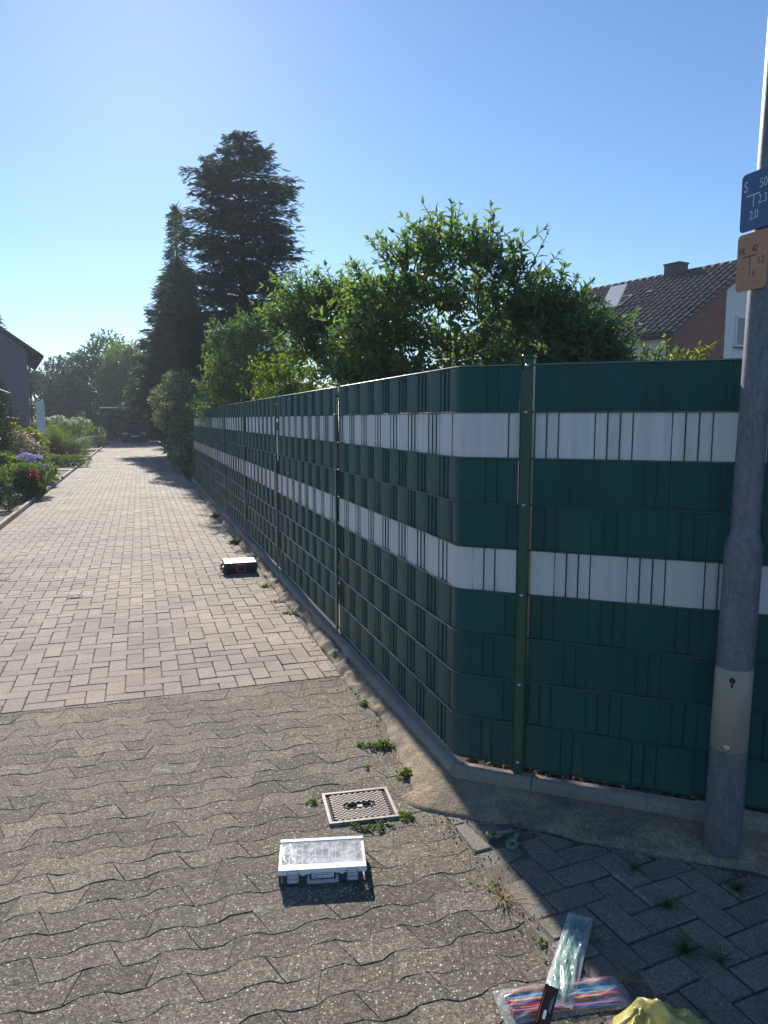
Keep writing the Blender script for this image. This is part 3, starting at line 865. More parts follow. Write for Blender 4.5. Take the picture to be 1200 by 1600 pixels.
for (c, d) in (((0, cd_ / 2 - .010, .0515), (cw, .020, .021)), ((0, -cd_ / 2 + .017, .0515), (cw, .034, .021)), ((cw / 2 - .006, -.007, .0515), (.012, cd_ - .054, .0208)), ((-cw / 2 + .006, -.007, .0515), (.012, cd_ - .054, .0208))): lidm.box(c, d, ch=.003)
lidm.build('lid_rim', MT['case_white'], cs)
m = MB(); m.box((0, .007, .0585), (cw - .024, cd_ - .054, .002), ch=.0006); m.build('window', MT['case_clear'], cs)
for i in range(11):
    m = MB(); m.box((-.125 + i * .025, .007, .036), (.0018, cd_ - .06, .036)); m.build('divider', MT['case_tray'], cs)
fit = MB()
for i in range(420):
    fit.m = 0 if random.random() < .5 else (1 if random.random() < .75 else 2)
    X = random.uniform(-.145, .145); Y = random.uniform(-.065, .08)
    if X < -.09 and Y < -.02 and random.random() < .7: fit.m = 2
    Mr = Euler((random.uniform(-.4, .4), random.uniform(-.4, .4), random.uniform(0, 3.1))).to_matrix()
    fit.box((X, Y, random.uniform(.014, .040)), (random.uniform(.008, .020), random.uniform(.004, .008), .006), Mr, .0012)
tag(fit.build('fittings', [MT['case_tray'], MT['case_fit'], MT['case_blue']], cs), kind='stuff')
hn = MB(); yf = -cd_ / 2
for sx in (-1, 1): hn.box((sx * .0525, yf - .010, .030), (.011, .022, .014), ch=.002)
hn.box((0, yf - .0185, .0245), (.116, .012, .012), ch=.003); hn.build('handle', MT['case_grey'], cs)
m = MB(); m.box((0, yf - .0006, .030), (.094, .004, .032)); m.build('handle_recess', MT['black'], cs)
lb = MB(); lb.box((0, yf - .0030, .036), (.082, .001, .020)); lb = lb.build('label', MT['paper'], cs)
m = MB()
for (z, n0) in ((.041, 9), (.0345, 6)):
    for i in range(n0):
        if random.random() < .8: m.box((-.034 + i * .0082, yf - .0037, z), (random.uniform(.004, .0075), .0004, random.uniform(.0022, .004)))
m.build('small_print', MT['print_dark'], lb)
for sx in (-1, 1):
    l_ = MB(); l_.box((sx * .109, yf - .005, .036), (.042, .010, .042), ch=.0025); l_ = l_.build('latch', MT['case_grey'], cs)
    m = MB()
    for (c, d) in (((0, 0, .0055), (.028, .003, .0022)), ((0, 0, -.0055), (.028, .003, .0022)), ((.013, 0, 0), (.0022, .003, .0088)), ((-.013, 0, 0), (.0022, .003, .0088))):
        m.box((sx * .109 + c[0], yf - .0112, .046 + c[2]), d, ch=.0006)
    m.box((sx * .109, yf - .0108, .024), (.026, .0025, .003), ch=.0006)
    m.build('latch_rim', MT['case_white'], l_)
for sx in (-1, 1):
    m = MB(); m.box((sx * .072, yf + .004, .049), (.016, .014, .020), ch=.002); m.build('hinge_tab', MT['case_white'], cs)

# power tool case further up the drive
MT['tool_red'] = m_plain('red plastic', (.50, .035, .03), .45, .08, 20)
MT['tool_top'] = m_plain('dusty pale lid', (.46, .41, .40), .40, .10, 14)
tc = empty('tool_case', (-1.585, 8.05, 0) , R(16.4)); tc.location = Vector((-1.585, 8.05, 0)) + Vector((-math.sin(R(16.4)), math.cos(R(16.4)), 0)) * .15
tag(tc, 'black tool case with pale lid and red latches on the driveway beside the kerb', 'tool case')
def taper_box(m, w0, d0, w1, d1, z0, z1, ch):
    a = rounded(w0, d0, .02, 3); b = rounded(w1, d1, .02, 3); b2 = rounded(w1 - 2 * ch, d1 - 2 * ch, .016, 3); n = len(a)
    vs = [(p[0], p[1], z0) for p in a] + [(p[0], p[1], z1 - ch) for p in b] + [(p[0], p[1], z1) for p in b2]
    fs = [(l * n + i, l * n + (i + 1) % n, (l + 1) * n + (i + 1) % n, (l + 1) * n + i) for l in range(2) for i in range(n)] + [tuple(2 * n + i for i in range(n))]
    m.add(vs, fs)
m = MB(); taper_box(m, .35, .29, .375, .315, 0.004, .068, .004); m.build('case_base', MT['black'], tc)
m = MB(); taper_box(m, .377, .317, .368, .308, .071, .118, .010); m.build('case_lid', MT['black'], tc)
for (x0, x1) in ((-.175, -.105), (-.098, .172)):
    m = MB(); m.box(((x0 + x1) / 2, 0, .1185), (x1 - x0, .285, .012), ch=.004); m.build('lid_panel', MT['tool_top'], tc)
m = MB(); m.box((.03, .0, .1252), (.09, .16, .0015), Matrix.Rotation(.4, 3, 'Z')); m.build('worn_sticker', m_plain('faded sticker', (.46, .32, .30), .5, .2, 50), tc)
fx = -.317 / 2
la = MB()
for (c, d) in (((0, 0, .042), (.10, .012, .014)), ((0, 0, -.032), (.10, .012, .012)), ((.043, 0, .004), (.014, .012, .062)), ((-.043, 0, .004), (.014, .012, .062))): la.box((-.0 + c[0], fx - .004, .062 + c[2]), d, ch=.003)
la.build('latch', MT['tool_red'], tc)
hd2 = MB(); hd2.tube([(-.18, -.09, .06), (-.215, -.085, .055), (-.222, 0, .055), (-.215, .085, .055), (-.18, .09, .06)], .012, 8); hd2.build('handle', MT['black'], tc)
for y in (-.12, .12):
    m = MB(); m.box((-.188, y, .055), (.020, .045, .062), ch=.004); m.build('side_latch', MT['tool_red'], tc)

# green handled shears at the edge of the shadow
MT['shear_grey'] = m_plain('dark grey grip', (.15, .175, .175), .5, .1, 30)
MT['shear_green'] = m_plain('lime green grip lining', (.25, .50, .07), .5, .1, 30)
MT['blade'] = m_plain('blade steel', (.22, .22, .23), .35, .15, 40, metal=.8)
sc = empty('scissors', (.520, 2.842, 0), 0); tag(sc, 'grey scissors with lime green lined handles lying open at the shadow edge', 'scissors')
def ring_pts(c, rx, ry, rot, n=18):
    return [Vector((c[0] + rx * math.cos(a) * math.cos(rot) - ry * math.sin(a) * math.sin(rot), c[1] + rx * math.cos(a) * math.sin(rot) + ry * math.sin(a) * math.cos(rot), c[2])) for a in [2 * math.pi * i / n for i in range(n + 1)]]
piv = Vector((.035, .012, .018))
for (c, rot, tip) in (((-.068, -.004, .016), R(8), Vector((.115, .018, .012))), ((-.006, -.072, .016), R(62), Vector((.060, .098, .012)))):
    m = MB(); m.smooth = True; m.tube(ring_pts(c, .030, .019, rot), .0085, 8, False)
    e = Vector(c) + (piv - Vector(c)).normalized() * .03
    m.tube([e, e.lerp(piv, .5) + Vector((0, 0, .004)), piv], [.009, .008, .007], 8); hh = m.build('handle', MT['shear_grey'], sc)
    m = MB(); m.smooth = True; m.tube(ring_pts(c, .0225, .0125, rot), .0048, 8, False); m.build('grip_lining', MT['shear_green'], hh)
    d = (tip - piv); n_ = Vector((-d.y, d.x, 0)).normalized()
    b = MB(); P = [piv - n_ * .008, piv + n_ * .008, tip + n_ * .001, tip - n_ * .001]
    b.prism([(p.x, p.y) for p in ([P[0], P[3], P[2], P[1]])], .010, .0145, .001); b.build('blade', MT['blade'], sc)
m = MB(); m.lathe([(.007, .010), (.007, .022), (.005, .024)], 12, (piv.x, piv.y, 0)); m.build('pivot_screw', MT['blade'], sc)

# --- bags of cable ties
MT['film'] = m_film('clear bag film', (.92, .95, .96), .15, .10)
MT['film_milk'] = m_film('milky bag film', (.86, .93, .92), .33, .14)
for nme, c in (('tie_green', (.03, .22, .17)), ('tie_teal', (.10, .36, .31)), ('tie_red', (.62, .035, .05)), ('tie_pink', (.62, .12, .20)), ('tie_blue', (.012, .12, .42)), ('tie_sky', (.03, .26, .58)), ('tie_dkgreen', (.02, .10, .05)), ('tie_yellow', (.65, .42, .06)), ('tie_black', (.015, .016, .02))):
    MT[nme] = m_plain(nme.replace('tie_', '') + ' nylon', c, .35, .1, 20)
def bag_sheet(w, L, th, seed, nx=22, ny=44, flare=0.0):
    """closed pillow of creased film, x across, y along, bottom on z = 0"""
    rr = random.Random(seed); ph = [rr.uniform(0, 6.3) for _ in range(8)]
    vs = []; fs = []
    for side in (1, -1):
        for j in range(ny + 1):
            v = j / ny
            for i in range(nx + 1):
                u = i / nx * 2 - 1
                ww = w / 2 * (1 + flare * (v - .5)) * (1 + .02 * math.sin(v * 13 + ph[0]))
                prof = (max(0, 1 - abs(u) ** 3)) ** .7 * min(1, (1 - abs(2 * v - 1) ** 6) * 1.2)
                cre = .0035 * math.sin(u * 9 + v * 4 + ph[1] + 2.2 * math.sin(v * 7 + ph[2])) + .0022 * math.sin(v * 40 + u * 11 + ph[3] + 2 * math.sin(u * 5 + ph[5])) + .0012 * math.sin(u * 33 + v * 9 + ph[4])
                z = th * .12 + (th * prof + cre * (.35 + prof) if side > 0 else 0.0006 + .15 * abs(cre))
                if side < 0: z = min(z, th * .12)
                vs.append((u * ww, (v - .5) * L, max(.0008, z)))
    n1 = (nx + 1) * (ny + 1)
    for s_ in (0, 1):
        for j in range(ny):
            for i in range(nx):
                a = s_ * n1 + j * (nx + 1) + i; q = (a, a + 1, a + nx + 2, a + nx + 1); fs.append(q if s_ == 0 else q[::-1])
    m = MB(); m.smooth = True; m.add(vs, fs); return m
def ties(n, L, w, cols, th, seed, z0=.003, spread=.0, curve=.006):
    rr = random.Random(seed); m = MB()
    for i in range(n):
        f = rr.random() if n > 1 else .5
        f = (i + .5) / n + rr.gauss(0, .05); f = min(.98, max(.02, f))
        m.m = cols(f, rr)
        x = (f - .5) * w; dx = rr.gauss(0, .004) + spread * (f - .5)
        z = z0 + rr.random() * th; ph = rr.uniform(0, 6)
        Ln = L * rr.uniform(.93, 1.0); k = 6
        ring = []
        for j in range(k + 1):
            v = j / k
            px = x + dx * (v - .5) * 2 + curve * math.sin(v * 3 + ph) * .4; py = (v - .5) * Ln; pz = max(.002, z + .003 * math.sin(v * 5 + ph))
            ring.append((px, py, pz))
        hw, hh = .0023, .0008; vs = []; fs = []
        for p in ring: vs += [(p[0] - hw, p[1], p[2] - hh), (p[0] + hw, p[1], p[2] - hh), (p[0] + hw, p[1], p[2] + hh), (p[0] - hw, p[1], p[2] + hh)]
        for j in range(k):
            for q in range(4): a = j * 4 + q; b = j * 4 + (q + 1) % 4; fs.append((a, b, b + 4, a + 4))
        m.add(vs, fs)
        m.box((ring[0][0], ring[0][1], ring[0][2]), (.008, .008, .006), None, .001)
    return m
# pale green bag, long and narrow, lying over the coloured one
TB = Vector((.588, 2.150, 0)); tdir = math.atan2(2.352 - 1.955, .676 - .500) - R(90)
gb = empty('cable_tie_bag', TB + Vector((0, 0, .010)), tdir)
tag(gb, 'long clear bag of green cable ties lying half in the fence shadow', 'cable tie bag', 'bags of cable ties on the ground')
gb.rotation_euler = (R(-1.5), 0, tdir)
ties(46, .36, .050, lambda f, r_: 0 if r_.random() < .5 else 1, .010, 3).build('cable_ties', [MT['tie_green'], MT['tie_teal']], gb)['kind'] = 'stuff'
bag_sheet(.088, .44, .020, 5, flare=-.1).build('bag_film', MT['film_milk'], gb)
# coloured ties
cb = empty('cable_tie_bag', Vector((.530, 1.985, 0)), R(-90 + 9.5))
tag(cb, 'clear bag of red and blue cable ties lying under the green one', 'cable tie bag', 'bags of cable ties on the ground')
def colf(f, r_):
    f = 1 - f
    if f < .10: return 4
    if f < .50: return r_.choice([2, 2, 3, 3, 2])
    if f < .66: return r_.choice([0, 1, 1])
    return r_.choice([0, 0, 1])
# (ties run along local y, which points from left to right in the picture)
ties(70, .335, .085, lambda f, r_: (r_.choice([2, 2, 3]) if f < .12 else r_.choice([0, 1, 0]) if f < .52 else r_.choice([0, 2, 2, 3, 1]) if f < .62 else r_.choice([2, 3, 2, 3, 0])) if r_.random() < .9 else r_.choice([4, 5]), .014, 9, spread=.010).build('cable_ties', [MT['tie_blue'], MT['tie_sky'], MT['tie_red'], MT['tie_pink'], MT['tie_dkgreen'], MT['tie_yellow']], cb)['kind'] = 'stuff'
bag_sheet(.125, .40, .024, 11, flare=-.05).build('bag_film', MT['film'], cb)
# dark header card standing on top
MT['card_black'] = m_plain('matt black card', (.018, .016, .022), .75, .1, 20, spec=.15)
hc = empty('packaging_card', Vector((.452, 1.893, .03)), R(-22))
tag(hc, 'narrow black packaging card with slot and pale print lying on the cable tie bags', 'packaging card')
hc.rotation_euler = (R(20), R(10), R(-24))
m = MB(); m.box((0, .02, .006), (.040, .13, .0012), ch=.0004); m.build('card', MT['card_black'], hc)
m = MB(); m.prism(rounded(.008, .026, .0035, 4), .0067, .0071); m.build('hang_slot', MT['paper'], hc)
for (x, y, w_, h_) in ((.012, .035, .002, .05), (.008, .03, .0012, .035), (-.015, .02, .003, .10)):
    m = MB(); m.box((x, y, .0069), (w_, h_, .0004)); m.build('printed_line', MT['print_pale'] if x > 0 else MT['tool_red'], hc)
# yellow sack
MT['film_yellow'] = m_film('thin yellow sack film', (.62, .55, .16), .90, .20)
ys = MB(); ys.smooth = True
NX, NY = 64, 48; vs = []; fs = []
def sack_h(u, v):
    """crumpled film: a few long ridges over a low heap, u and v from -1 to 1"""
    d = (abs(u) ** 2.4 + abs(v) ** 2.4) ** (1 / 2.4)
    z = .060 * max(0, 1 - d ** 2.2)
    best = 0.0
    for (a, o_, w_, h_, c_) in ((.35, .16, .10, .065, .2), (1.25, -.25, .12, .045, -.3), (2.2, .30, .10, .050, .3), (-.5, .40, .12, .035, 0), (1.8, .55, .10, .045, -.2), (.9, -.6, .12, .03, 0)):
        al = -u * math.sin(a) + v * math.cos(a)
        q = u * math.cos(a) + v * math.sin(a) - o_ + .12 * math.sin(2.3 * al + a * 5)
        best = max(best, h_ * math.exp(-(math.sqrt(q * q + .0004) - .02) / w_) * (.75 + .25 * math.cos(3 * (al - c_))))
    z += best * max(0, 1 - d ** 3)
    z += (.008 * math.sin(9 * u + 5 * v) + .006 * math.sin(14 * v - 8 * u + 2 * math.sin(6 * u)) + .003 * math.sin(31 * u + 17 * v)) * max(0, 1.1 - d)
    return z
for j in range(NY + 1):
    for i in range(NX + 1):
        u = i / NX * 2 - 1; v = j / NY * 2 - 1
        k = math.sqrt(1 - .5 * v * v), math.sqrt(1 - .5 * u * u)          # square to disc
        x, y = u * k[0], v * k[1]
        e = 1 + .07 * math.sin(5 * math.atan2(y, x) + .7) + .04 * math.sin(11 * math.atan2(y, x))
        vs.append((x * .165 * e, y * .135 * e, max(.002, sack_h(x * .98, y * .98))))
for j in range(NY):
    for i in range(NX): a = j * (NX + 1) + i; fs.append((a, a + 1, a + NX + 2, a + NX + 1))
ys.add(vs, fs)
sack = ys.build('yellow_sack', MT['film_yellow'], None, (.752, 1.815, 0), (0, 0, R(25)))
tag(sack, 'crumpled translucent yellow plastic sack on the shaded paving', 'plastic sack')

# ================================================================== VEGETATION helpers
def frames(d, n):
    """rotation matrices (N,3,3) whose columns are x (side), y (along d), z (about n)"""
    d = d / np.linalg.norm(d, axis=1, keepdims=True)
    x = np.cross(d, n); L = np.linalg.norm(x, axis=1, keepdims=True); L[L < 1e-6] = 1; x = x / L
    z = np.cross(x, d)
    return np.stack([x, d, z], axis=2)
def batch(tv, tf, M, P, scale):
    """copies of a template mesh: returns verts and faces"""
    tv = np.asarray(tv, float); tf = np.asarray(tf, int); N = len(P)
    if np.ndim(scale) == 1: scale = np.repeat(scale[:, None], 3, 1)
    V = np.einsum('nij,nkj->nki', M, tv[None] * scale[:, None, :]) + P[:, None, :]
    F = tf[None] + (np.arange(N) * len(tv))[:, None, None]
    return V.reshape(-1, 3), F.reshape(-1, tf.shape[1])
KITE = ([(0, 0, 0), (-.5, .42, .07), (0, 1, -.06), (.5, .42, .07)], [(0, 3, 2, 1)])
LANCE = ([(0, 0, 0), (-.42, .22, .06), (-.5, .45, .05), (-.3, .75, -.02), (0, 1, -.16), (.3, .75, -.02), (.5, .45, .05), (.42, .22, .06), (0, .3, -.01), (0, .7, -.06)],
         [(0, 8, 1, 1), (1, 8, 9, 2), (2, 9, 3, 3), (3, 9, 4, 4), (0, 7, 8, 8), (7, 6, 9, 8), (6, 5, 9, 9), (5, 4, 9, 9)])
LANCE4 = ([(0, 0, 0), (-.5, .36, .08), (-.34, .7, -.02), (0, 1, -.14), (.34, .7, -.02), (.5, .36, .08), (0, .5, -.03)],
          [(0, 6, 2, 1), (6, 3, 2, 2), (0, 5, 4, 6), (6, 4, 3, 3)])
def tri_safe(tf):                                # degenerate quads become two coincident corners; split them into a tri list
    out = []
    for f in tf:
        f = list(dict.fromkeys(f))
        if len(f) == 3: out.append(tuple(f))
        else: out.append((f[0], f[1], f[2])); out.append((f[0], f[2], f[3]))
    return out
LANCE = (LANCE[0], tri_safe(LANCE[1])); LANCE4 = (LANCE4[0], tri_safe(LANCE4[1]))
# a flat fan of needle twigs, length 1 along y
_sv, _sf = [], []
def _kite(bx, by, ang, L, w):
    c, s_ = math.cos(ang), math.sin(ang); b = len(_sv)
    for (x, y, z) in ((0, 0, 0), (-w, L * .5, .02), (0, L, -.05), (w, L * .5, .02)): _sv.append((bx + x * c - y * s_, by + x * s_ + y * c, z))
    _sf.append((b, b + 3, b + 2, b + 1))
_kite(0, 0, 0, 1.0, .075)
for (y, L) in ((.12, .46), (.32, .44), (.52, .36), (.70, .26)):
    _kite(0, y, .85, L, .06); _kite(0, y + .05, -.85, L, .06)
SPRAY = (_sv, _sf)
def unit(n):
    v = rng.normal(size=(n, 3)); return v / np.linalg.norm(v, axis=1, keepdims=True)

def leaf_mass(name, P, Dv, length, width, mat, tmpl=KITE, up=.6, sprd=.0):
    n = len(P)
    nr = unit(n) * (1 - up) + np.array([0, 0, up])
    M = frames(Dv, nr)
    L = length * rng.uniform(.65, 1.2, n)
    sc = np.stack([L * width * rng.uniform(.8, 1.2, n), L, L], 1)
    V, F = batch(tmpl[0], tmpl[1], M, P, sc)
    return np_mesh(name, V, F, mat)

def lobes_on(center, radii, n, r0, r1, low=-.35, seed=None):
    """small clumps over a bigger uneven body"""
    out = []
    c = np.array(center); rad = np.array(radii)
    for i in range(n):
        for _ in range(20):
            d = unit(1)[0]
            if d[2] > low: break
        k = rng.uniform(.45, 1.0) ** .6
        out.append((c + d * rad * k, rng.uniform(r0, r1)))
    return out
def fill(lobes, n, squash=.8, droop=0.0):
    """leaf positions and directions through the clumps, denser towards their outside"""
    w = np.array([l[1] ** 2 for l in lobes]); w = w / w.sum()
    idx = rng.choice(len(lobes), n, p=w)
    C = np.array([l[0] for l in lobes])[idx]; Rr = np.array([l[1] for l in lobes])[idx]
    d = unit(n); r = Rr * rng.uniform(.25, 1.05, n) ** .5
    P = C + d * r[:, None] * np.array([1, 1, squash])
    Dv = d * .8 + unit(n) * .7 + np.array([0, 0, .15 - droop])
    return P, Dv

def limbs(name, base, lobes, r0, mat, parent, n=14, trunk_h=None, forks=True):
    """tapered trunk with limbs reaching into the clumps"""
    m = MB(); m.smooth = True
    base = Vector(base); top = max(l[0][2] for l in lobes)
    cx = sum(l[0][0] for l in lobes) / len(lobes); cy = sum(l[0][1] for l in lobes) / len(lobes)
    th = trunk_h or (base.z + (top - base.z) * .75)
    ctl = [base + Vector((0, 0, -.1)), base.lerp(Vector((cx, cy, th)), .4) + Vector((random.gauss(0, .05), random.gauss(0, .05), 0)), Vector((cx, cy, th))]
    pts = [ctl[0] * (1 - t) ** 2 + ctl[1] * 2 * t * (1 - t) + ctl[2] * t * t for t in [i / 8 for i in range(9)]]
    m.tube(pts, [r0 * (1.15 - i / 8 * .95) for i in range(9)], 9)
    pick = random.sample(range(len(lobes)), min(n, len(lobes)))
    for k in pick:
        e = Vector(lobes[k][0]); i = min(7, max(1, int(8 * (e.z - base.z) / max(.1, th - base.z) * .6)))
        a = pts[i]; mid = a.lerp(e, .5) + Vector((0, 0, -.06 * (e - a).length))
        bp = [a * (1 - t) ** 2 + mid * 2 * t * (1 - t) + e * t * t for t in [j / 5 for j in range(6)]]
        rb = r0 * .38 * (1 - i / 12)
        m.tube(bp, [rb * (1 - j / 5 * .85) for j in range(6)], 6)
    return m.build(name, mat, parent)

def tree(name, base, lobes, nleaf, leaf, mat, label, cat='tree', width=.45, r0=.12, tmpl=KITE, group=None, squash=.85, droop=0.0, up=.5, bark_=None, crown='crown', trunk='trunk'):
    root = empty(name, base); tag(root, label, cat, group)
    P, Dv = fill(lobes, nleaf, squash, droop)
    me = leaf_mass(crown, P - np.array(base), Dv, leaf, width, mat, tmpl, up)
    tag(link(crown, me, None, root), kind='stuff')
    lb = [(np.array(l[0]) - np.array(base), l[1]) for l in lobes]
    limbs(trunk, (0, 0, 0), lb, r0, bark_ or MT['bark'], root)
    return root

def conifer(name, base, H, rad, z0, mat, label, nb, per, spray, droop=.25, r0=.16, tip=0.0, group=None, layer=0.0, flat=.25, sweep=0.0, dens=1.0, lean=(0, 0)):
    """rad(v): crown radius at height fraction v; branches in loose whorls carrying flat sprays"""
    root = empty(name, base); tag(root, label, 'tree', group)
    Ps = []; Ds = []; wood = MB(); wood.smooth = True
    wood.tube([(0, 0, -.2), (.03, .02, H * .35), (lean[0] * .6, lean[1] * .6, H * .7), (lean[0], lean[1], H * .98)], [r0 * 1.2, r0 * .85, r0 * .45, .012], 9)
    for b in range(nb):
        v = (b + rng.random()) / nb
        v = v ** .92
        if layer: v = round(v / layer) * layer + rng.normal(0, layer * .16)
        v = min(.985, max(0, v))
        z = z0 + (H - z0) * v
        az = b * 2.39996 + rng.normal(0, .35)
        L = rad(v) * min(1.12, rng.uniform(.60, 1.16) * (1 + .12 * math.sin(az * 2 + v * 9)))
        if L < .08: L = .08
        c, s_ = math.cos(az), math.sin(az)
        bend = droop * (1 - v * .8)
        o = np.array([lean[0] * v, lean[1] * v, z])
        k = 5; pts = []
        for j in range(k + 1):
            t = j / k; pts.append(o + np.array([c * L * t, s_ * L * t, L * (-bend * t + sweep * t * t) + .12 * L * t]))
        if b % 2 == 0 or L > 1: wood.tube([tuple(p) for p in pts], [max(.006, .035 * L * .5 * (1 - j / k * .9)) for j in range(k + 1)], 5, False)
        n = max(6, int(per * dens * (L ** 1.25)))
        t = rng.uniform(.10, 1.0, n) ** .75
        pp = np.array(pts); seg = np.minimum((t * k).astype(int), k - 1); fr = (t * k - seg)[:, None]
        q = pp[seg] * (1 - fr) + pp[seg + 1] * fr
        side = rng.normal(0, 1, n) * (.30 * L * (1 - .55 * t) + .08)
        q = q + np.stack([-s_ * side, c * side, rng.normal(0, flat * .35, n) * (.25 + .5 * L * .3) - abs(side) * .25], 1)
        q[:, :2] += rng.normal(0, .05, (n, 2))
        sg = np.sign(side) * np.minimum(1, abs(side) * 3)
        dv = np.stack([c * 1.0 - s_ * sg * .8, s_ * 1.0 + c * sg * .8, rng.normal(-.12 - .3 * droop, .28, n)], 1) + rng.normal(0, .22, (n, 3))
        Ps.append(q); Ds.append(dv)
    n = 60; Ps.append(np.stack([rng.normal(lean[0], .05, n), rng.normal(lean[1], .05, n), H - rng.uniform(0, .9, n)], 1)); Ds.append(np.stack([rng.normal(0, .5, n), rng.normal(0, .5, n), rng.uniform(.3, 1, n)], 1))
    P = np.concatenate(Ps); Dv = np.concatenate(Ds)
    me = leaf_mass('crown', P, Dv, spray, .8, mat, SPRAY, .75)
    tag(link('crown', me, None, root), kind='stuff')
    wood.build('trunk', MT['bark'], root)
    return root

MT['fir'] = m_leaf('fir needles', (.040, .066, .054), (.066, .102, .078), .22, .5)
MT['spruce'] = m_leaf('spruce needles', (.035, .060, .050), (.058, .092, .070), .25, .5)
MT['spruce_b'] = m_leaf('grey green needles', (.042, .068, .056), (.066, .10, .078), .25, .5)
MT['bud'] = m_leaf('buddleia leaf', (.082, .135, .066), (.140, .205, .10), .48, .5, (2.1, 2.2, .75))
MT['bud_b'] = m_leaf('dull shrub leaf', (.075, .125, .066), (.120, .180, .096), .45, .5, (1.6, 1.8, .8))
MT['sunny'] = m_leaf('yellow green leaf', (.10, .16, .03), (.19, .22, .03), .5, .45, (1.9, 1.9, .5))  # yellow-green leaf; its colour also stands in for backlight in the tall bushes
MT['bronze'] = m_leaf('bronze leaf', (.16, .085, .05), (.20, .13, .06), .4, .45, (1.8, 1.5, .8))
MT['hedge'] = m_leaf('variegated leaf', (.07, .11, .055), (.30, .33, .20), .3, .4, (1.5, 1.5, .8))
MT['far_a'] = m_leaf('far leaf', (.045, .085, .035), (.075, .125, .045), .35, .5, (1.6, 1.8, .7))
MT['far_b'] = m_leaf('lime leaf', (.09, .15, .04), (.15, .21, .05), .42, .5, (1.8, 1.8, .6))
MT['far_c'] = m_leaf('dark far leaf', (.03, .055, .034), (.05, .08, .045), .22, .5, (1.6, 1.8, .7))
MT['box'] = m_leaf('box leaf', (.02, .04, .016), (.035, .06, .022), .2, .4)
MT['bed_a'] = m_leaf('bed leaf', (.085, .145, .045), (.15, .21, .07), .4, .45, (1.7, 1.8, .6))
MT['bed_b'] = m_leaf('deep bed leaf', (.045, .085, .03), (.08, .13, .045), .3, .45)
MT['silver'] = m_leaf('silver leaf', (.20, .24, .19), (.30, .33, .27), .3, .6, (1.2, 1.2, 1))
MT['weed'] = m_leaf('weed leaf', (.06, .12, .025), (.12, .17, .045), .4, .5, (1.8, 1.9, .6))
MT['straw'] = m_leaf('dry grass', (.30, .24, .12), (.42, .34, .19), .3, .7, (1.2, 1.1, .8))
for nm_, c0, c1 in (('lav', (.42, .38, .72), (.55, .52, .80)), ('red', (.55, .02, .05), (.68, .06, .10)), ('pinkf', (.62, .32, .36), (.70, .48, .50)), ('whitef', (.62, .60, .58), (.72, .70, .66)), ('plum', (.07, .03, .03), (.11, .05, .05))):
    MT[nm_] = m_leaf(nm_ + ' petal', c0, c1, .3, .5, (1.2, 1.1, 1.2))

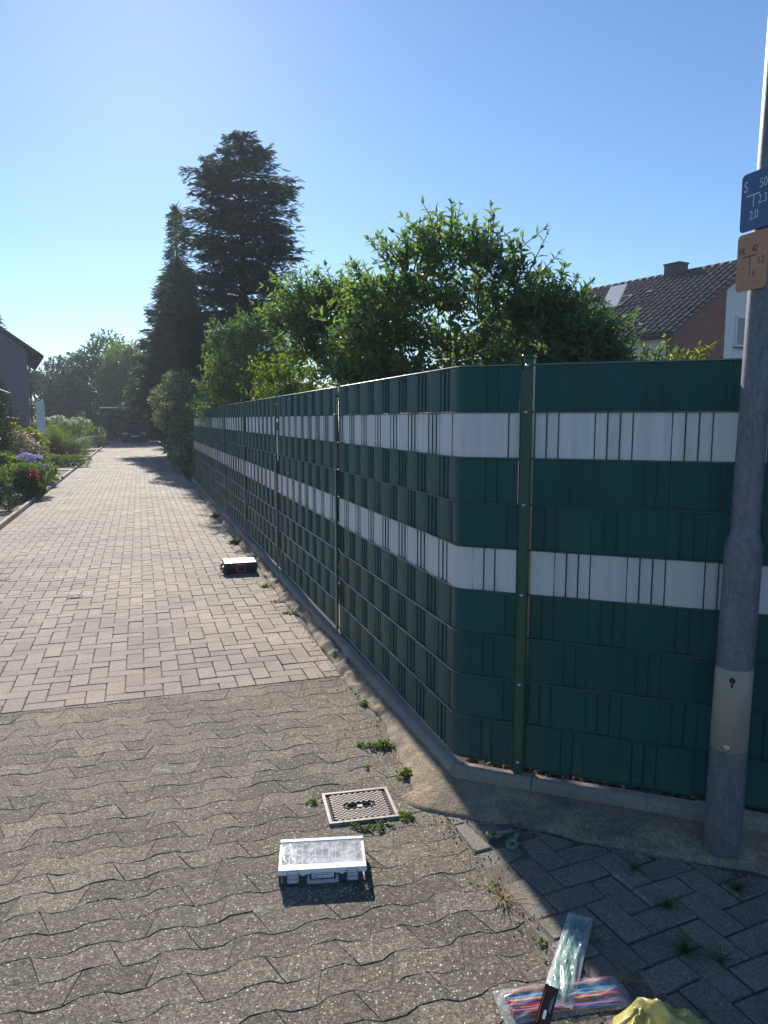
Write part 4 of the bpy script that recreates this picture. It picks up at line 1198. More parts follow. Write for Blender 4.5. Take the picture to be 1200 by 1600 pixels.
# ---------------------------------------------------------------- shrubs behind the fence
leaf_me = {}
def leaf_template(mat):
    if mat.name not in leaf_me:
        out = []
        for k in range(3):
            tv = np.array(LANCE[0]) * np.array([.30 + .04 * k, 1, 1.0 + .5 * k]); out.append(np_mesh('leaf', tv, np.array(LANCE[1]), mat))
        leaf_me[mat.name] = out
    return leaf_me[mat.name]
def shoot_shrub(name, base, lobes, nshoot, label, mat, leafL, nparts=220, cat='shrub', group=None, fillmat=None, nfill=0, width=.30, minz=-9, nyel=0):
    """upright shoots with opposite leaves growing out of clumps; the leaves that show largest are parts"""
    base = np.array(base); root = empty(name, tuple(base)); tag(root, label, cat, group)
    w = np.array([l[1] ** 2 for l in lobes]); w /= w.sum()
    pos = []; dirs = []; nrm = []; siz = []; keep = []
    stems = MB(); stems.smooth = True
    for i in range(nshoot):
        c, r = lobes[rng.choice(len(lobes), p=w)]
        d = unit(1)[0]; d[2] = abs(d[2]) * .9 - .25
        a = np.array(c) + d * r * rng.uniform(.15, .75) * np.array([1, 1, .85])
        sd = d * np.array([.8, .8, .5]) + np.array([0, 0, .75]) + rng.normal(0, .18, 3); sd /= np.linalg.norm(sd)
        L = rng.uniform(.30, .62) * (r / .5) ** .4
        k = 7; az = rng.uniform(0, 6.3)
        pts = [a + sd * L * t + np.array([0, 0, -.10 * L * t * t]) for t in np.linspace(0, 1, k)]
        stems.tube([tuple(p - base) for p in pts], [.006 * (1 - .8 * j / k) + .001 for j in range(k)], 4, False)
        u1 = np.cross(sd, [0, 0, 1.0]); u1 /= np.linalg.norm(u1) + 1e-6; u2 = np.cross(sd, u1)
        for j in range(1, k):
            az += 1.57 + rng.normal(0, .15)
            for s_ in (1, -1):
                o = u1 * math.cos(az) * s_ + u2 * math.sin(az) * s_
                spread = 1.05 - .55 * (j / k) ** 2
                dv = o * spread + sd * .55 + np.array([0, 0, -.12]) + rng.normal(0, .12, 3)
                pos.append(pts[j]); dirs.append(dv); nrm.append(sd + rng.normal(0, .25, 3))
                siz.append(leafL * rng.uniform(.45, 1.15) * (1.0 - .45 * (j / k) ** 3)); keep.append((j >= 2, pts[j][2]))
        for s_ in range(2):                          # tip leaves
            pos.append(pts[-1]); dirs.append(sd + rng.normal(0, .22, 3)); nrm.append(unit(1)[0]); siz.append(leafL * rng.uniform(.45, .7)); keep.append((True, pts[-1][2]))
    pos = np.array(pos) - base; dirs = np.array(dirs); nrm = np.array(nrm); siz = np.array(siz)
    M = frames(dirs, nrm)
    # the nearest and most outlying leaves as parts
    cen = np.array([l[0] for l in lobes]).mean(0) - base
    tocam = np.array([0, 0, 1.7]) - base - cen; tocam /= np.linalg.norm(tocam)
    score = (pos - cen) @ (tocam * .6 + np.array([0, 0, .8])) + rng.normal(0, .12, len(pos))
    order = np.argsort(-score); part = order[:nparts]; rest_ = order[nparts:]
    tm = leaf_template(mat)
    for i in part:
        Mx = Matrix([[float(M[i][r_][c_]) for c_ in range(3)] for r_ in range(3)]).to_4x4()
        o = link('leaf', tm[int(rng.integers(3))], None, root); o.matrix_basis = Matrix.Translation(pos[i].tolist()) @ Mx @ Matrix.Scale(float(siz[i]), 4)
    sc = np.stack([siz * width, siz, siz], 1)
    V, F = batch(LANCE4[0], LANCE4[1], M[rest_], pos[rest_], sc[rest_])
    tag(link('foliage', np_mesh('foliage', V, F, mat), None, root), kind='stuff')
    if nfill:
        P, Dv = fill(lobes, nfill, .8)
        tag(link('inner_foliage', leaf_mass('inner_foliage', P - base, Dv, leafL * .8, .36, fillmat or mat, LANCE4, .3), None, root), kind='stuff')
    if nyel:                                         # yellow leaf colour standing in for backlit patches low in the bush
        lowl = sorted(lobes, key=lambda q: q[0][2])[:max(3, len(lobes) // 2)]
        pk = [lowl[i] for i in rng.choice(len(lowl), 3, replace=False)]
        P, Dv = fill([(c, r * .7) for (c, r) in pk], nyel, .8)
        tag(link('backlit_tint_foliage', leaf_mass('backlit_tint_foliage', P - base, Dv, leafL * .75, .36, MT['sunny'], LANCE4, .3), None, root), kind='stuff')
    for (c, r) in lobes:                             # main stems from the ground
        if random.random() < .8:
            e = Vector(c) - Vector(base); a = Vector((random.gauss(0, .12), random.gauss(0, .12), 0)) + Vector((e.x * .45, e.y * .45, 0))
            mid = a.lerp(e, .55) + Vector((random.gauss(0, .08), random.gauss(0, .08), 0))
            stems.tube([a * (1 - t) ** 2 + mid * 2 * t * (1 - t) + e * t * t for t in [q / 5 for q in range(6)]], [.016 - .011 * q / 5 for q in range(6)], 5, False)
    stems.build('stem', MT['twig'], root)
    return root

def blob(cx, cy, cz, r): return (np.array([cx, cy, cz]), r)
# tall bush in the middle, open in its lower part
L1 = [blob(.62, 7.2, 3.22, .34), blob(.25, 7.3, 3.10, .34), blob(.98, 7.1, 3.10, .34), blob(1.25, 7.0, 2.92, .26), blob(-.02, 7.4, 2.82, .32), blob(.45, 7.3, 2.72, .34),
      blob(.90, 7.2, 2.66, .30), blob(1.22, 7.1, 2.55, .28), blob(.15, 7.5, 2.40, .34), blob(-.20, 7.5, 2.45, .32), blob(-.30, 7.9, 2.1, .34), blob(-.10, 7.8, 2.75, .28), blob(.62, 7.4, 2.34, .26), blob(1.15, 7.2, 2.22, .28), blob(.2, 7.5, 2.05, .36), blob(.75, 7.5, 2.0, .30), blob(1.2, 7.2, 1.95, .30)]
shoot_shrub('buddleia', (.5, 7.35, .055), L1, 430, 'tallest leafy green bush above the fence bend, pale leaves against the sky', MT['bud'], .132, 290, 'bush', None, MT['bud_b'], 2600, nyel=330)
L2 = [blob(-.55, 9.6, 3.10, .34), blob(-.95, 9.7, 3.12, .34), blob(-1.22, 9.8, 2.88, .30), blob(-.30, 9.5, 2.98, .34), blob(-.75, 9.6, 2.72, .36), blob(-.35, 9.5, 2.50, .36),
      blob(-.95, 9.7, 2.48, .30), blob(-.55, 9.5, 2.20, .34), blob(-.15, 9.4, 2.15, .36), blob(-.05, 9.4, 2.7, .34)]
shoot_shrub('buddleia', (-.5, 9.75, .055), L2, 420, 'broad green bush left of the tallest one, standing behind the middle fence posts', MT['bud'], .132, 240, 'bush', None, MT['bud_b'], 2300, nyel=330)
L3 = [blob(1.55, 7.0, 2.64, .25), blob(1.76, 6.9, 2.42, .24), blob(1.98, 6.9, 2.16, .22), blob(1.45, 7.0, 2.45, .28), blob(1.80, 6.9, 2.35, .28), blob(2.16, 6.9, 1.98, .22), blob(1.55, 7.0, 2.1, .28), blob(1.95, 6.9, 2.02, .28), blob(2.36, 6.8, 1.95, .22), blob(1.38, 7.1, 2.66, .22)]
shoot_shrub('buddleia', (1.8, 7.05, .055), L3, 340, 'lower rounded green bush right of the tallest one, in front of the tiled roof', MT['bud_b'], .125, 200, 'bush', None, MT['bud_b'], 1700, nyel=120)
L4 = [blob(2.62, 6.55, 2.12, .15), blob(2.42, 6.6, 2.02, .15), blob(2.75, 6.5, 1.96, .16), blob(2.45, 6.6, 1.85, .18)]
shoot_shrub('laurel_shrub', (2.6, 6.6, .055), L4, 40, 'small yellow green shrub peeping over the fence below the brick gable', MT['sunny'], .085, 90, 'bush', None, MT['sunny'], 160)
L5 = [blob(-1.62, 11.3, 2.25, .30), blob(-1.40, 11.2, 2.02, .30), blob(-1.15, 11.0, 2.0, .26), blob(-1.72, 11.5, 1.95, .26), blob(-1.35, 11.2, 2.5, .22)]
shoot_shrub('spindle_shrub', (-1.4, 11.4, .055), L5, 130, 'bright yellow green sunlit bush just over the fence beside the dark hollow', MT['sunny'], .10, 160, 'bush', None, MT['bed_a'], 500)
L6 = [blob(-.12, 8.1, 2.22, .20), blob(-.22, 8.1, 2.02, .20), blob(.05, 8.0, 2.02, .18), blob(-.18, 8.1, 2.38, .12)]
shoot_shrub('photinia', (-.1, 8.2, .055), L6, 46, 'bronze leaved shrub growing low before the two tall green bushes', MT['bronze'], .10, 110, 'bush', None, MT['bud_b'], 260)
L7 = [blob(-3.25, 15.4, 3.15, .42), blob(-2.85, 15.2, 3.35, .42), blob(-2.45, 15.0, 3.30, .46), blob(-3.35, 15.5, 2.65, .40), blob(-2.95, 15.3, 2.75, .45), blob(-3.4, 15.5, 2.2, .40), blob(-2.9, 15.2, 2.2, .42), blob(-2.4, 14.9, 2.7, .5), blob(-2.3, 14.8, 2.1, .5), blob(-3.55, 15.7, 1.8, .40)]
shoot_shrub('hazel_bush', (-2.9, 15.5, .055), L7, 330, 'mid green bush behind the far half of the fence, below the big fir', MT['bud'], .12, 120, 'bush', None, MT['bud_b'], 2600, nyel=300)

# ---------------------------------------------------------------- big trees
conifer('fir_tree', (-5.55, 30, 0), 12.5, lambda v: (1.75 * (1 - v ** 7) + .55 + .75 * max(0, .75 - v)) * (1 + .13 * math.sin(v * 31)), 1.4, MT['fir'],
        'tall dark fir tree with rounded top rising behind the fence', 255, 60, .30, droop=.10, r0=.22, layer=.066, flat=.20)
conifer('spruce_tree', (-9.6, 35.5, 0), 11.3, lambda v: 1.9 * (1 - v) ** 1.5 + .12, 2.0, MT['spruce'],
        'slender dark spruce with thin pointed top left of the fir', 170, 50, .42, droop=.45, r0=.15, sweep=.25)
conifer('spruce_tree', (-10.2, 37.5, 0), 9.3, lambda v: 2.35 * (1 - v) ** .8 + .10, 2.3, MT['spruce_b'],
        'broad dark spruce overhanging the end of the driveway', 170, 48, .45, droop=.40, r0=.17, sweep=.3)
# variegated bush where the fence ends
LB = [blob(*p) for p in ((-6.6, 24.4, 2.75, .55), (-7.15, 24.6, 2.35, .55), (-6.2, 24.2, 2.45, .6), (-6.9, 24.5, 1.7, .6), (-6.3, 24.2, 1.5, .65), (-6.6, 24.3, .8, .6), (-6.05, 23.9, .75, .6), (-7.25, 24.8, 1.75, .4), (-5.75, 23.8, 1.9, .6), (-5.7, 23.6, 1.1, .6), (-7.0, 24.8, 3.0, .30), (-6.3, 23.4, .40, .45))]
tree('elaeagnus_bush', (-6.45, 24.3, 0), LB, 9000, .115, MT['hedge'], 'large variegated bush at the far end of the fence leaning over the driveway', 'bush', .5, .07, LANCE4, crown='foliage', trunk='stem')
LC = [blob(*p) for p in ((-7.4, 27.5, 1.6, .8), (-7.7, 28.5, 2.4, .8), (-7.2, 27.8, 3.0, .7), (-8.2, 30, 1.3, .9), (-8.4, 31, 2.2, .9), (-7.6, 28, .7, .7))]
tree('yew_bush', (-7.6, 28.4, 0), LC, 7000, .13, MT['far_c'], 'dark unclipped bush in the shade behind the variegated bush', 'bush', .4, .09, KITE, crown='foliage', trunk='stem')

# far trees closing the view at the end of the drive
def far_tree(base, H, W, n, label, mat, name='broadleaf_tree', leaf=.34, lobes_n=34, low=-.5, droop=0.0, squash=.85, zc=.58):
    b = np.array(base, float)
    lob = lobes_on(b + [0, 0, H * zc], (W / 2, W / 2, H * (1 - zc) * .92), lobes_n, W * .15, W * .26, low)
    return tree(name, tuple(b), lob, n, leaf, mat, label, 'tree', .5, .03 * W, KITE, 'trees closing the view beyond the garden', squash, droop)
far_tree((-23.4, 63, 0), 8.4, 6.4, 14000, 'wide round green tree behind the carport in the centre of the far trees', MT['far_a'], low=-.9, zc=.5)
far_tree((-19.6, 58.5, 0), 7.6, 4.4, 11000, 'lime green weeping tree above the carport roof', MT['far_b'], 'weeping_tree', .30, 30, -.95, .9, .95, .5)
far_tree((-27.6, 64, 0), 6.6, 4.6, 9000, 'small dull green tree right of the grey house corner', MT['far_c'], leaf=.30, low=-.95, zc=.5)
far_tree((-31.5, 68, 0), 6.2, 5.0, 8000, 'dark tree half hidden by the grey house corner', MT['far_c'], leaf=.32, low=-.95, zc=.5)
far_tree((-15.9, 60.5, 0), 8.4, 5.6, 11000, 'dark broad tree right behind the carport', MT['far_c'], leaf=.32, low=-.95, zc=.5)
far_tree((-12.6, 51, 0), 7.6, 4.4, 9000, 'shaded dark tree between carport and spruces', MT['far_c'], leaf=.30, low=-.95, zc=.5)
for (x, y, H, W, lab) in ((-25.6, 58, 5.3, 1.5, 'narrow dark columnar cypress, the left one of the pair by the far fence'), (-24.0, 57, 5.6, 1.7, 'narrow dark columnar cypress, the right one of the pair by the far fence')):
    lob = [blob(x + rng.normal(0, .08), y + rng.normal(0, .08), .3 + (H - .5) * k / 16, W / 2 * (1 - (k / 16) ** 3) * .95 + .12) for k in range(17)]
    tree('cypress_tree', (x, y, 0), lob, 5000, .22, MT['far_c'], lab, 'tree', .4, .08, KITE, 'columnar cypresses by the far fence', 1.2, -.6)
conifer('spruce_tree', (-21.5, 41, 0), 8.35, lambda v: 2.2 * (1 - v) + .1, .8, MT['spruce'], 'dark conifer whose tip shows over the grey house roof at the picture edge', 140, 26, .45, droop=.35, r0=.15)
# dark thuja beside the house
lob = [blob(-10.75 + rng.normal(0, .06), 20 + rng.normal(0, .06), .3 + 3.1 * k / 14, .62 * (1 - (k / 14) ** 4) + .08) for k in range(15)]
tree('thuja', (-10.75, 20, 0), lob, 6500, .12, MT['box'], 'tall dark clipped thuja column at the left picture edge', 'tree', .4, .07, KITE, None, 1.1, -.6)

# ================================================================== BUILDINGS
def m_brick():
    m, n, l, b, o = nt('red brick wall'); tcn = n.new('ShaderNodeTexCoord')
    mp = n.new('ShaderNodeMapping'); mp.inputs['Rotation'].default_value = (R(90), 0, 0); l.new(tcn.outputs['Object'], mp.inputs[0])
    br = n.new('ShaderNodeTexBrick'); br.inputs['Scale'].default_value = 1.0; br.inputs['Brick Width'].default_value = .25; br.inputs['Row Height'].default_value = .083
    br.inputs['Mortar Size'].default_value = .010; br.inputs['Color1'].default_value = (.20, .060, .045, 1); br.inputs['Color2'].default_value = (.27, .085, .06, 1); br.inputs['Mortar'].default_value = (.22, .12, .10, 1)
    l.new(mp.outputs[0], br.inputs['Vector'])
    l.new(br.outputs['Color'], b.inputs['Base Color']); b.inputs['Roughness'].default_value = .85
    bump(n, l, br.outputs['Fac'], .5, -.01, b); return m
MT['brick'] = m_brick()
MT['render_white'] = m_plain('white render', (.72, .72, .71), .85, .04, 2.0, .2, 60)
MT['render_grey'] = m_plain('grey render', (.15, .155, .165), .85, .06, 1.5, .2, 40)
MT['tile'] = m_paver('dark roof tile', (.060, .050, .050), (.105, .090, .088), chip=.02, chip_scale=40, chipcol=(.20, .19, .18), dirt=.8, rough=.8)
MT['fascia'] = m_plain('dark fascia', (.045, .045, .05), .6, .15, 6)
MT['glass'] = m_plain('window glass', (.05, .07, .09), .05, .1, 2, spec=.9)
MT['frame_w'] = m_plain('white frame', (.70, .70, .70), .45, .04, 8)
MT['wood'] = m_plain('weathered wood', (.22, .15, .09), .75, .25, 9, .3, 40)
MT['wood_dark'] = m_plain('dark stained wood', (.045, .038, .032), .75, .25, 9, .3, 40)

# --- house on the right: local x along the gable (away to the right), y along the ridge (away), origin at the near eave corner
HX = Vector((math.sin(R(58.1)), math.cos(R(58.1)), 0)); HA = math.atan2(HX.y, HX.x)
hs = empty('gabled_house', (9.97, 26.0, 0), HA)
tag(hs, 'house with dark tiled roof, brick and white gable and an open skylight behind the fence', 'house')
HW, HE, HR_, HL = 4.28, 4.82, 7.50, 13.0                 # half width, eave height, ridge height, length
def gable(x0, x1, z_of, name, mat, y=0.0, th=.3):
    m = MB(); pts = [(x0, -.1), (x1, -.1), (x1, z_of(x1))] + ([(HW, HR_ - .12)] if x0 < HW < x1 else []) + [(x0, z_of(x0))]
    n = len(pts); vs = [(p[0], y, p[1]) for p in pts] + [(p[0], y + th, p[1]) for p in pts]
    fs = [tuple(range(n)), tuple(2 * n - 1 - i for i in range(n))] + [(i, n + i, n + (i + 1) % n, (i + 1) % n) for i in range(n)]
    m.add(vs, fs); return m.build(name, mat, hs)
zr = lambda x: HE - .10 + (HR_ - HE) * (1 - abs(x - HW) / HW)
BX = 2.86
gable(.0, BX, zr, 'brick_gable', MT['brick'])
gable(BX, 2 * HW, zr, 'white_gable', MT['render_white'], .012)
m = MB(); m.box((.15, HL / 2 + .31, HE / 2 - .15), (.3, HL, HE - .35)); m.box((2 * HW - .15, HL / 2 + .31, HE / 2 - .15), (.3, HL, HE - .35)); 
m1 = MB().box((.15, HL / 2 + .31, HE / 2 - .15), (.3, HL, HE - .35)).build('eave_wall', MT['render_white'], hs)
m1 = MB().box((2 * HW - .15, HL / 2 + .31, HE / 2 - .15), (.3, HL, HE - .35)).build('eave_wall', MT['render_white'], hs)
# pantiled slope: stepped rows of rolls
def pantiles(side):
    SLL = math.hypot(HW + .35, (HR_ - HE) * (HW + .35) / HW); rows = int(SLL / .34); per = .30; ncol = int((HL + .8) / per)
    ux = Vector((HW, 0, HR_ - HE)).normalized(); e0 = Vector((-.35, -.25, HE - (HR_ - HE) * .35 / HW))
    nz = Vector((-ux.z, 0, ux.x))
    vs = []; fs = []
    prof = [(.0, .0), (.10, .004), (.30, .0), (.52, .018), (.68, .060), (.84, .060), (.96, .018)]
    for r_ in range(rows):
        for c in range(ncol):
            b = len(vs); jz = random.gauss(0, .004); jy = random.gauss(0, .004)
            for (t, lift) in ((0, .045), (1.06, .006)):
                for (u, hh) in prof + [(1.02, .0)]:
                    q = e0 + ux * ((r_ + t) * SLL / rows) + Vector((0, (c + u) * per + jy, 0)) + nz * (hh + lift + jz + .03)
                    vs.append((q.x if side < 0 else 2 * HW - q.x, q.y, q.z))
            k = len(prof) + 1
            for i in range(k - 1):
                q = (b + i, b + i + 1, b + k + i + 1, b + k + i); fs.append(q[::-1] if side < 0 else q)
            # front lip
            lb_ = len(vs)
            for i in range(k): v = vs[b + i]; d = nz * -.045; vs.append((v[0] + (d.x if side < 0 else -d.x), v[1], v[2] + d.z))
            for i in range(k - 1): q = (lb_ + i, lb_ + i + 1, b + i + 1, b + i); fs.append(q[::-1] if side < 0 else q)
    m = MB(); m.add(vs, fs); o = m.build('roof_tiles', MT['tile'], hs); o['kind'] = 'stuff'
    s_ = MB(); a = e0; p1 = e0 + ux * SLL
    pts = [a - nz * .10, a + nz * .02, p1 + nz * .02, p1 - nz * .10]
    vs = [((p.x if side < 0 else 2 * HW - p.x), yy, p.z) for yy in (-.24, HL + .5) for p in pts]
    s_.add(vs, [(0, 1, 2, 3), (7, 6, 5, 4), (0, 4, 5, 1), (1, 5, 6, 2), (2, 6, 7, 3), (3, 7, 4, 0)]); s_.build('roof_deck', MT['fascia'], hs)
    return e0, ux, nz
e0, ux, nz = pantiles(-1); pantiles(1)
m = MB(); m.smooth = True
for i in range(int((HL + .7) / .38)):
    y = -.25 + i * .38; m.tube([(HW, y, HR_ + .045), (HW, y + .40, HR_ + .060)], [.115, .100], 10)
tag(m.build('ridge_tiles', MT['tile'], hs), kind='stuff')
m = MB(); m.smooth = True; m.tube([(-.43, -.2, HE - .27), (-.43, HL + .4, HE - .27)], .065, 8); m.build('gutter', MT['fascia'], hs)
def on_roof(along, y, up=0): return e0 + ux * along + Vector((0, y + .25, 0)) + nz * up
Mroof = Matrix((ux, Vector((0, 1, 0)), nz)).transposed()
ch = empty('chimney', (HW - .05, 3.6, 0)); bpy.data.objects.remove(ch)
chm = MB().box((HW - .05, 3.25, HR_ - .10), (.55, .72, 1.0)).build('chimney', MT['fascia'], hs)
MB().box((HW - .05, 3.25, HR_ + .43), (.62, .80, .06), ch=.01).build('cap', MT['tile'], chm)
# open skylight: frame in the roof, sash tilted up
sk = on_roof(3.25, 4.6, .10)
fm = MB(); 
for (c, d) in (((0, -.42, 0), (1.15, .08, .10)), ((0, .42, 0), (1.15, .08, .10)), ((-.54, 0, 0), (.08, .76, .099)), ((.54, 0, 0), (.08, .76, .099))): fm.box(sk + Mroof @ Vector(c), d, Mroof)
skf = fm.build('skylight', MT['fascia'], hs)
MB().box(sk - nz * .04, (1.0, .76, .02), Mroof).build('pane', MT['glass'], skf)
Ms = Mroof @ Matrix.Rotation(R(-26), 3, 'Y')
sm = MB(); c0 = sk + Mroof @ Vector((-.50, 0, .07)); 
sm.box(c0 + Ms @ Vector((.55, 0, .0)), (1.1, .86, .05), Ms, .006); sm.build('sash', MT['frame_w'], skf)  # solid white colour stands in for the sun reflected off the open pane
for (a_, y_) in ((3.9, 3.4), (3.7, 5.2), (3.3, 7.0), (3.0, 4.2), (.75, 1.6), (.9, 4.4)):
    MB().box(on_roof(a_, y_, .11), (.16, .26, .06), Mroof, .01).build('vent_tile', MT['tile'], hs)
# gable window in the white part
wx, wz = 3.95, 4.92
wf = MB()
for (c, d) in (((0, 0, .52), (.96, .07, .07)), ((0, 0, -.52), (.96, .07, .07)), ((.445, 0, 0), (.07, .0695, .97)), ((-.445, 0, 0), (.07, .0695, .97))): wf.box((wx + c[0], -.01 + c[1], wz + c[2]), d)
wf = wf.build('window', MT['frame_w'], hs); MB().box((wx, -.005, wz), (.82, .02, .97)).build('pane', MT['glass'], wf)
MB().box((wx, -.05, wz - .585), (1.06, .14, .05), ch=.006).build('sill', MT['fascia'], wf)

# --- grey house on the left: gable facing the viewer; local x along the gable to the right, y away, origin at its near right corner
h2 = empty('grey_house', (-17.35, 36.6, 0), R(27)); tag(h2, 'grey rendered house gable with dark overhanging roof left of the drive', 'house')
W2, E2, R2, L2_ = 8.0, 5.05, 7.95, 9.0
pts = [(-W2, -.1), (0, -.1), (0, E2), (-W2 / 2, R2), (-W2, E2)]
m = MB(); n = len(pts); vs = [(p[0], 0, p[1]) for p in pts] + [(p[0], L2_, p[1]) for p in pts]
m.add(vs, [tuple(range(n)), tuple(2 * n - 1 - i for i in range(n))] + [(i, n + i, n + (i + 1) % n, (i + 1) % n) for i in range(n)]); m.build('wall', MT['render_grey'], h2)
for sd in (1, -1):
    sl = (R2 - E2) / (W2 / 2); a = Vector((.62, 0, E2 - sl * .62)); b = Vector((-W2 / 2, 0, R2)); u = (b - a).normalized(); nn = Vector((-u.z, 0, u.x)) * -1
    if nn.z < 0: nn = -nn
    P = [a + nn * .02, a + nn * .20, b + nn * .20, b + nn * .02]
    vs = [((p.x if sd > 0 else -W2 - p.x), yy, p.z) for yy in (-.45, L2_ + .45) for p in P]
    m = MB(); m.add(vs, [(0, 1, 2, 3), (7, 6, 5, 4), (0, 4, 5, 1), (1, 5, 6, 2), (2, 6, 7, 3), (3, 7, 4, 0)]); m.build('roof', MT['tile'], h2)
m = MB(); m.smooth = True; m.tube([(.66, -.45, E2 - .36), (.66, L2_ + .4, E2 - .36)], .07, 8); m.build('gutter', MT['fascia'], h2)
m = MB(); m.smooth = True; m.tube([(.06, -.06, 0), (.06, -.06, E2 - .7), (.6, -.1, E2 - .4)], .045, 8); m.build('downpipe', MT['fascia'], h2)

# --- carport with a parked car at the end of the drive
cpt = empty('carport', D(-.85, 55.5), YAW); tag(cpt, 'flat roofed wooden carport in deep shade at the end of the driveway', 'carport')
MB().box((.6, 2.6, 2.42), (4.6, 5.6, .16), ch=.02).build('roof', MT['wood_dark'], cpt)
MB().box((.6, -.26, 2.50), (4.66, .04, .07)).build('roof_edge', MT['steel'], cpt)
for (x, y) in ((-1.5, .1), (2.7, .1), (-1.5, 5.1), (2.7, 5.1)): MB().box((x, y, 1.15), (.14, .14, 2.36)).build('post', MT['wood_dark'], cpt)
for i in range(14): MB().box((-1.6 + i * .34, 5.25, 1.15), (.32, .03, 2.2)).build('back_board', MT['wood_dark'], cpt)
MB().box((.6, 5.30, 1.2), (4.5, .03, 2.38)).build('back_panel', MT['wood_dark'], cpt)
for i in range(15): MB().box((2.78, .2 + i * .35, 1.2), (.03, .34, 2.34)).build('side_board', MT['wood_dark'], cpt)
MT['car_paint'] = m_plain('dark blue car paint', (.012, .016, .03), .25, .1, 3, coat=.6)
MT['tyre'] = m_plain('tyre rubber', (.015, .015, .015), .85, .1, 20)
car = empty('parked_car', D(-.35, 57.2), YAW); tag(car, 'dark blue parked car facing out of the carport with a pale number plate', 'car')
# lengthwise outline (y, z) swept across with tucked in flanks
def car_body():
    low = [(-.02, .30), (-.06, .50), (.02, .72), (.25, .82), (1.0, .92)]
    prof = [(-.02, .28), (-.07, .48), (-.03, .66), (.12, .80), (1.05, .95), (1.75, 1.40), (2.3, 1.46), (3.3, 1.42), (3.95, 1.02), (4.05, .8), (4.05, .35)]
    m = MB(); m.smooth = True; n = len(prof); vs = []; fs = []
    xs = [-.86, -.83, -.6, 0, .6, .83, .86]
    for x in xs:
        for (y, z) in prof:
            k = abs(x) / .86; tz = z
            tx = x * (1 - max(0, z - .9) * .42)
            yy = y + (.10 * k ** 3 if y < 1 else -.08 * k ** 3 if y > 3.5 else 0)
            vs.append((tx, yy, tz - .04 * k ** 3 * (z > .7)))
    for i in range(len(xs) - 1):
        for k in range(n - 1): a = i * n + k; fs.append((a, a + n, a + n + 1, a + 1))
        fs.append((i * n, i * n + n - 1, (i + 1) * n + n - 1, (i + 1) * n))
    fs.append(tuple(range(n))); fs.append(tuple((len(xs) - 1) * n + n - 1 - k for k in range(n)))
    m.add(vs, fs); return m
car_body().build('body', MT['car_paint'], car)
m = MB(); m.add([(-.66, 1.14, .985), (.66, 1.14, .985), (.54, 1.66, 1.325), (-.54, 1.66, 1.325)], [(0, 1, 2, 3)])
m.v = [(x, y - .03, z + .03) for (x, y, z) in m.v]; m.build('windscreen', MT['glass'], car)
for sx in (-1, 1):
    h_ = MB().box((sx * .62, .045, .66), (.34, .10, .15), ch=.03).build('headlight', MT['frame_w'], car)
    MB().box((sx * .90, 1.25, 1.0), (.14, .08, .11), ch=.02).build('mirror', MT['car_paint'], car)
MB().box((0, -.06, .46), (.9, .06, .16), ch=.02).build('grille', MT['black'], car)
MB().box((0, -.095, .46), (.50, .012, .11)).build('number_plate', MT['paper'], car)
wh = MB(); wh.smooth = True
for y in (.72, 3.28):
    for sx in (-1, 1):
        t = MB(); t.smooth = True; t.lathe([(.2, -.09), (.30, -.09), (.315, -.06), (.315, .06), (.30, .09), (.2, .09)], 20)
        M = Matrix.Translation((sx * .78, y, .315)) @ Matrix.Rotation(R(90), 4, 'Y'); w_ = MB(); w_.smooth = True; w_.add([M @ Vector(v) for v in t.v], t.f); w_ = w_.build('wheel', MT['tyre'], car)
        t = MB(); t.lathe([(.19, -.095), (.19, .095), (.05, .10)], 16); r_ = MB(); r_.add([M @ Vector(v) for v in t.v], t.f); r_.build('rim', MT['steel'], w_)

# dark board fence across the end of the gardens
bf = empty('board_fence', (-26.0, 54.0, 0), R(6)); tag(bf, 'low dark board fence across the end of the garden below the cypresses', 'fence')
bm = MB().box((0, 0, .85), (.145, .022, 1.7)).mesh('board', MT['wood_dark'])
for i in range(64): link('board', bm, None, bf, (-4.0 + i * .15, random.gauss(0, .004), random.gauss(0, .01)))
for i in range(5): MB().box((-4.0 + i * 2.36, .06, .9), (.09, .09, 1.9)).build('post', MT['wood_dark'], bf)

# ================================================================== GARDEN on the left
# white screen beside the grey house
ws = empty('screen_panel', (-15.75, 34.2, 0), R(10)); tag(ws, 'narrow weathered white screen panel standing at the grey house corner', 'screen')
MB().box((0, 0, 1.75), (.36, .05, 1.55), ch=.01).build('panel', MT['render_white'], ws)
for x in (-.14, .14): MB().box((x, .05, .9), (.05, .05, 1.8)).build('post', MT['wood_dark'], ws)
# black rain barrel box
rb = empty('water_butt', (-13.75, 29.0, 0), R(12)); tag(rb, 'square black water butt with a paler grey lid among the garden plants', 'water butt')
m = MB(); taper_box(m, .60, .60, .66, .66, 0, 1.10, .02); m.build('tank', MT['black'], rb)
m = MB(); m.prism(rounded(.70, .70, .05), 1.10, 1.15, .012); m.build('lid', MT['darkgrey'], rb)  # lid in a lighter grey than the tank
for k in range(4): MB().box((-.24 + k * .16, -.33, .6), (.03, .03, .9), ch=.006).build('rib', MT['black'], rb)
# bird table: only its roof edge and post
bt_ = empty('bird_table', (-7.95, 15.2, .02), R(20)); tag(bt_, 'wooden bird table with sunlit slanted roof at the left picture edge', 'bird table')
MB().box((-.05, 0, 1.0), (.07, .07, 2.0)).build('post', MT['wood'], bt_)
MB().box((-.05, 0, 1.98), (.50, .42, .03)).build('tray', MT['wood'], bt_)
for sx in (-1, 1):
    MB().box((-.05 + sx * .17, 0, 2.285), (.40, .52, .022), Matrix.Rotation(sx * R(22), 3, 'Y')).build('roof_board', MT['wood'], bt_)
for x in (-.22, .12): MB().box((x, 0, 2.11), (.03, .03, .26)).build('strut', MT['wood'], bt_)
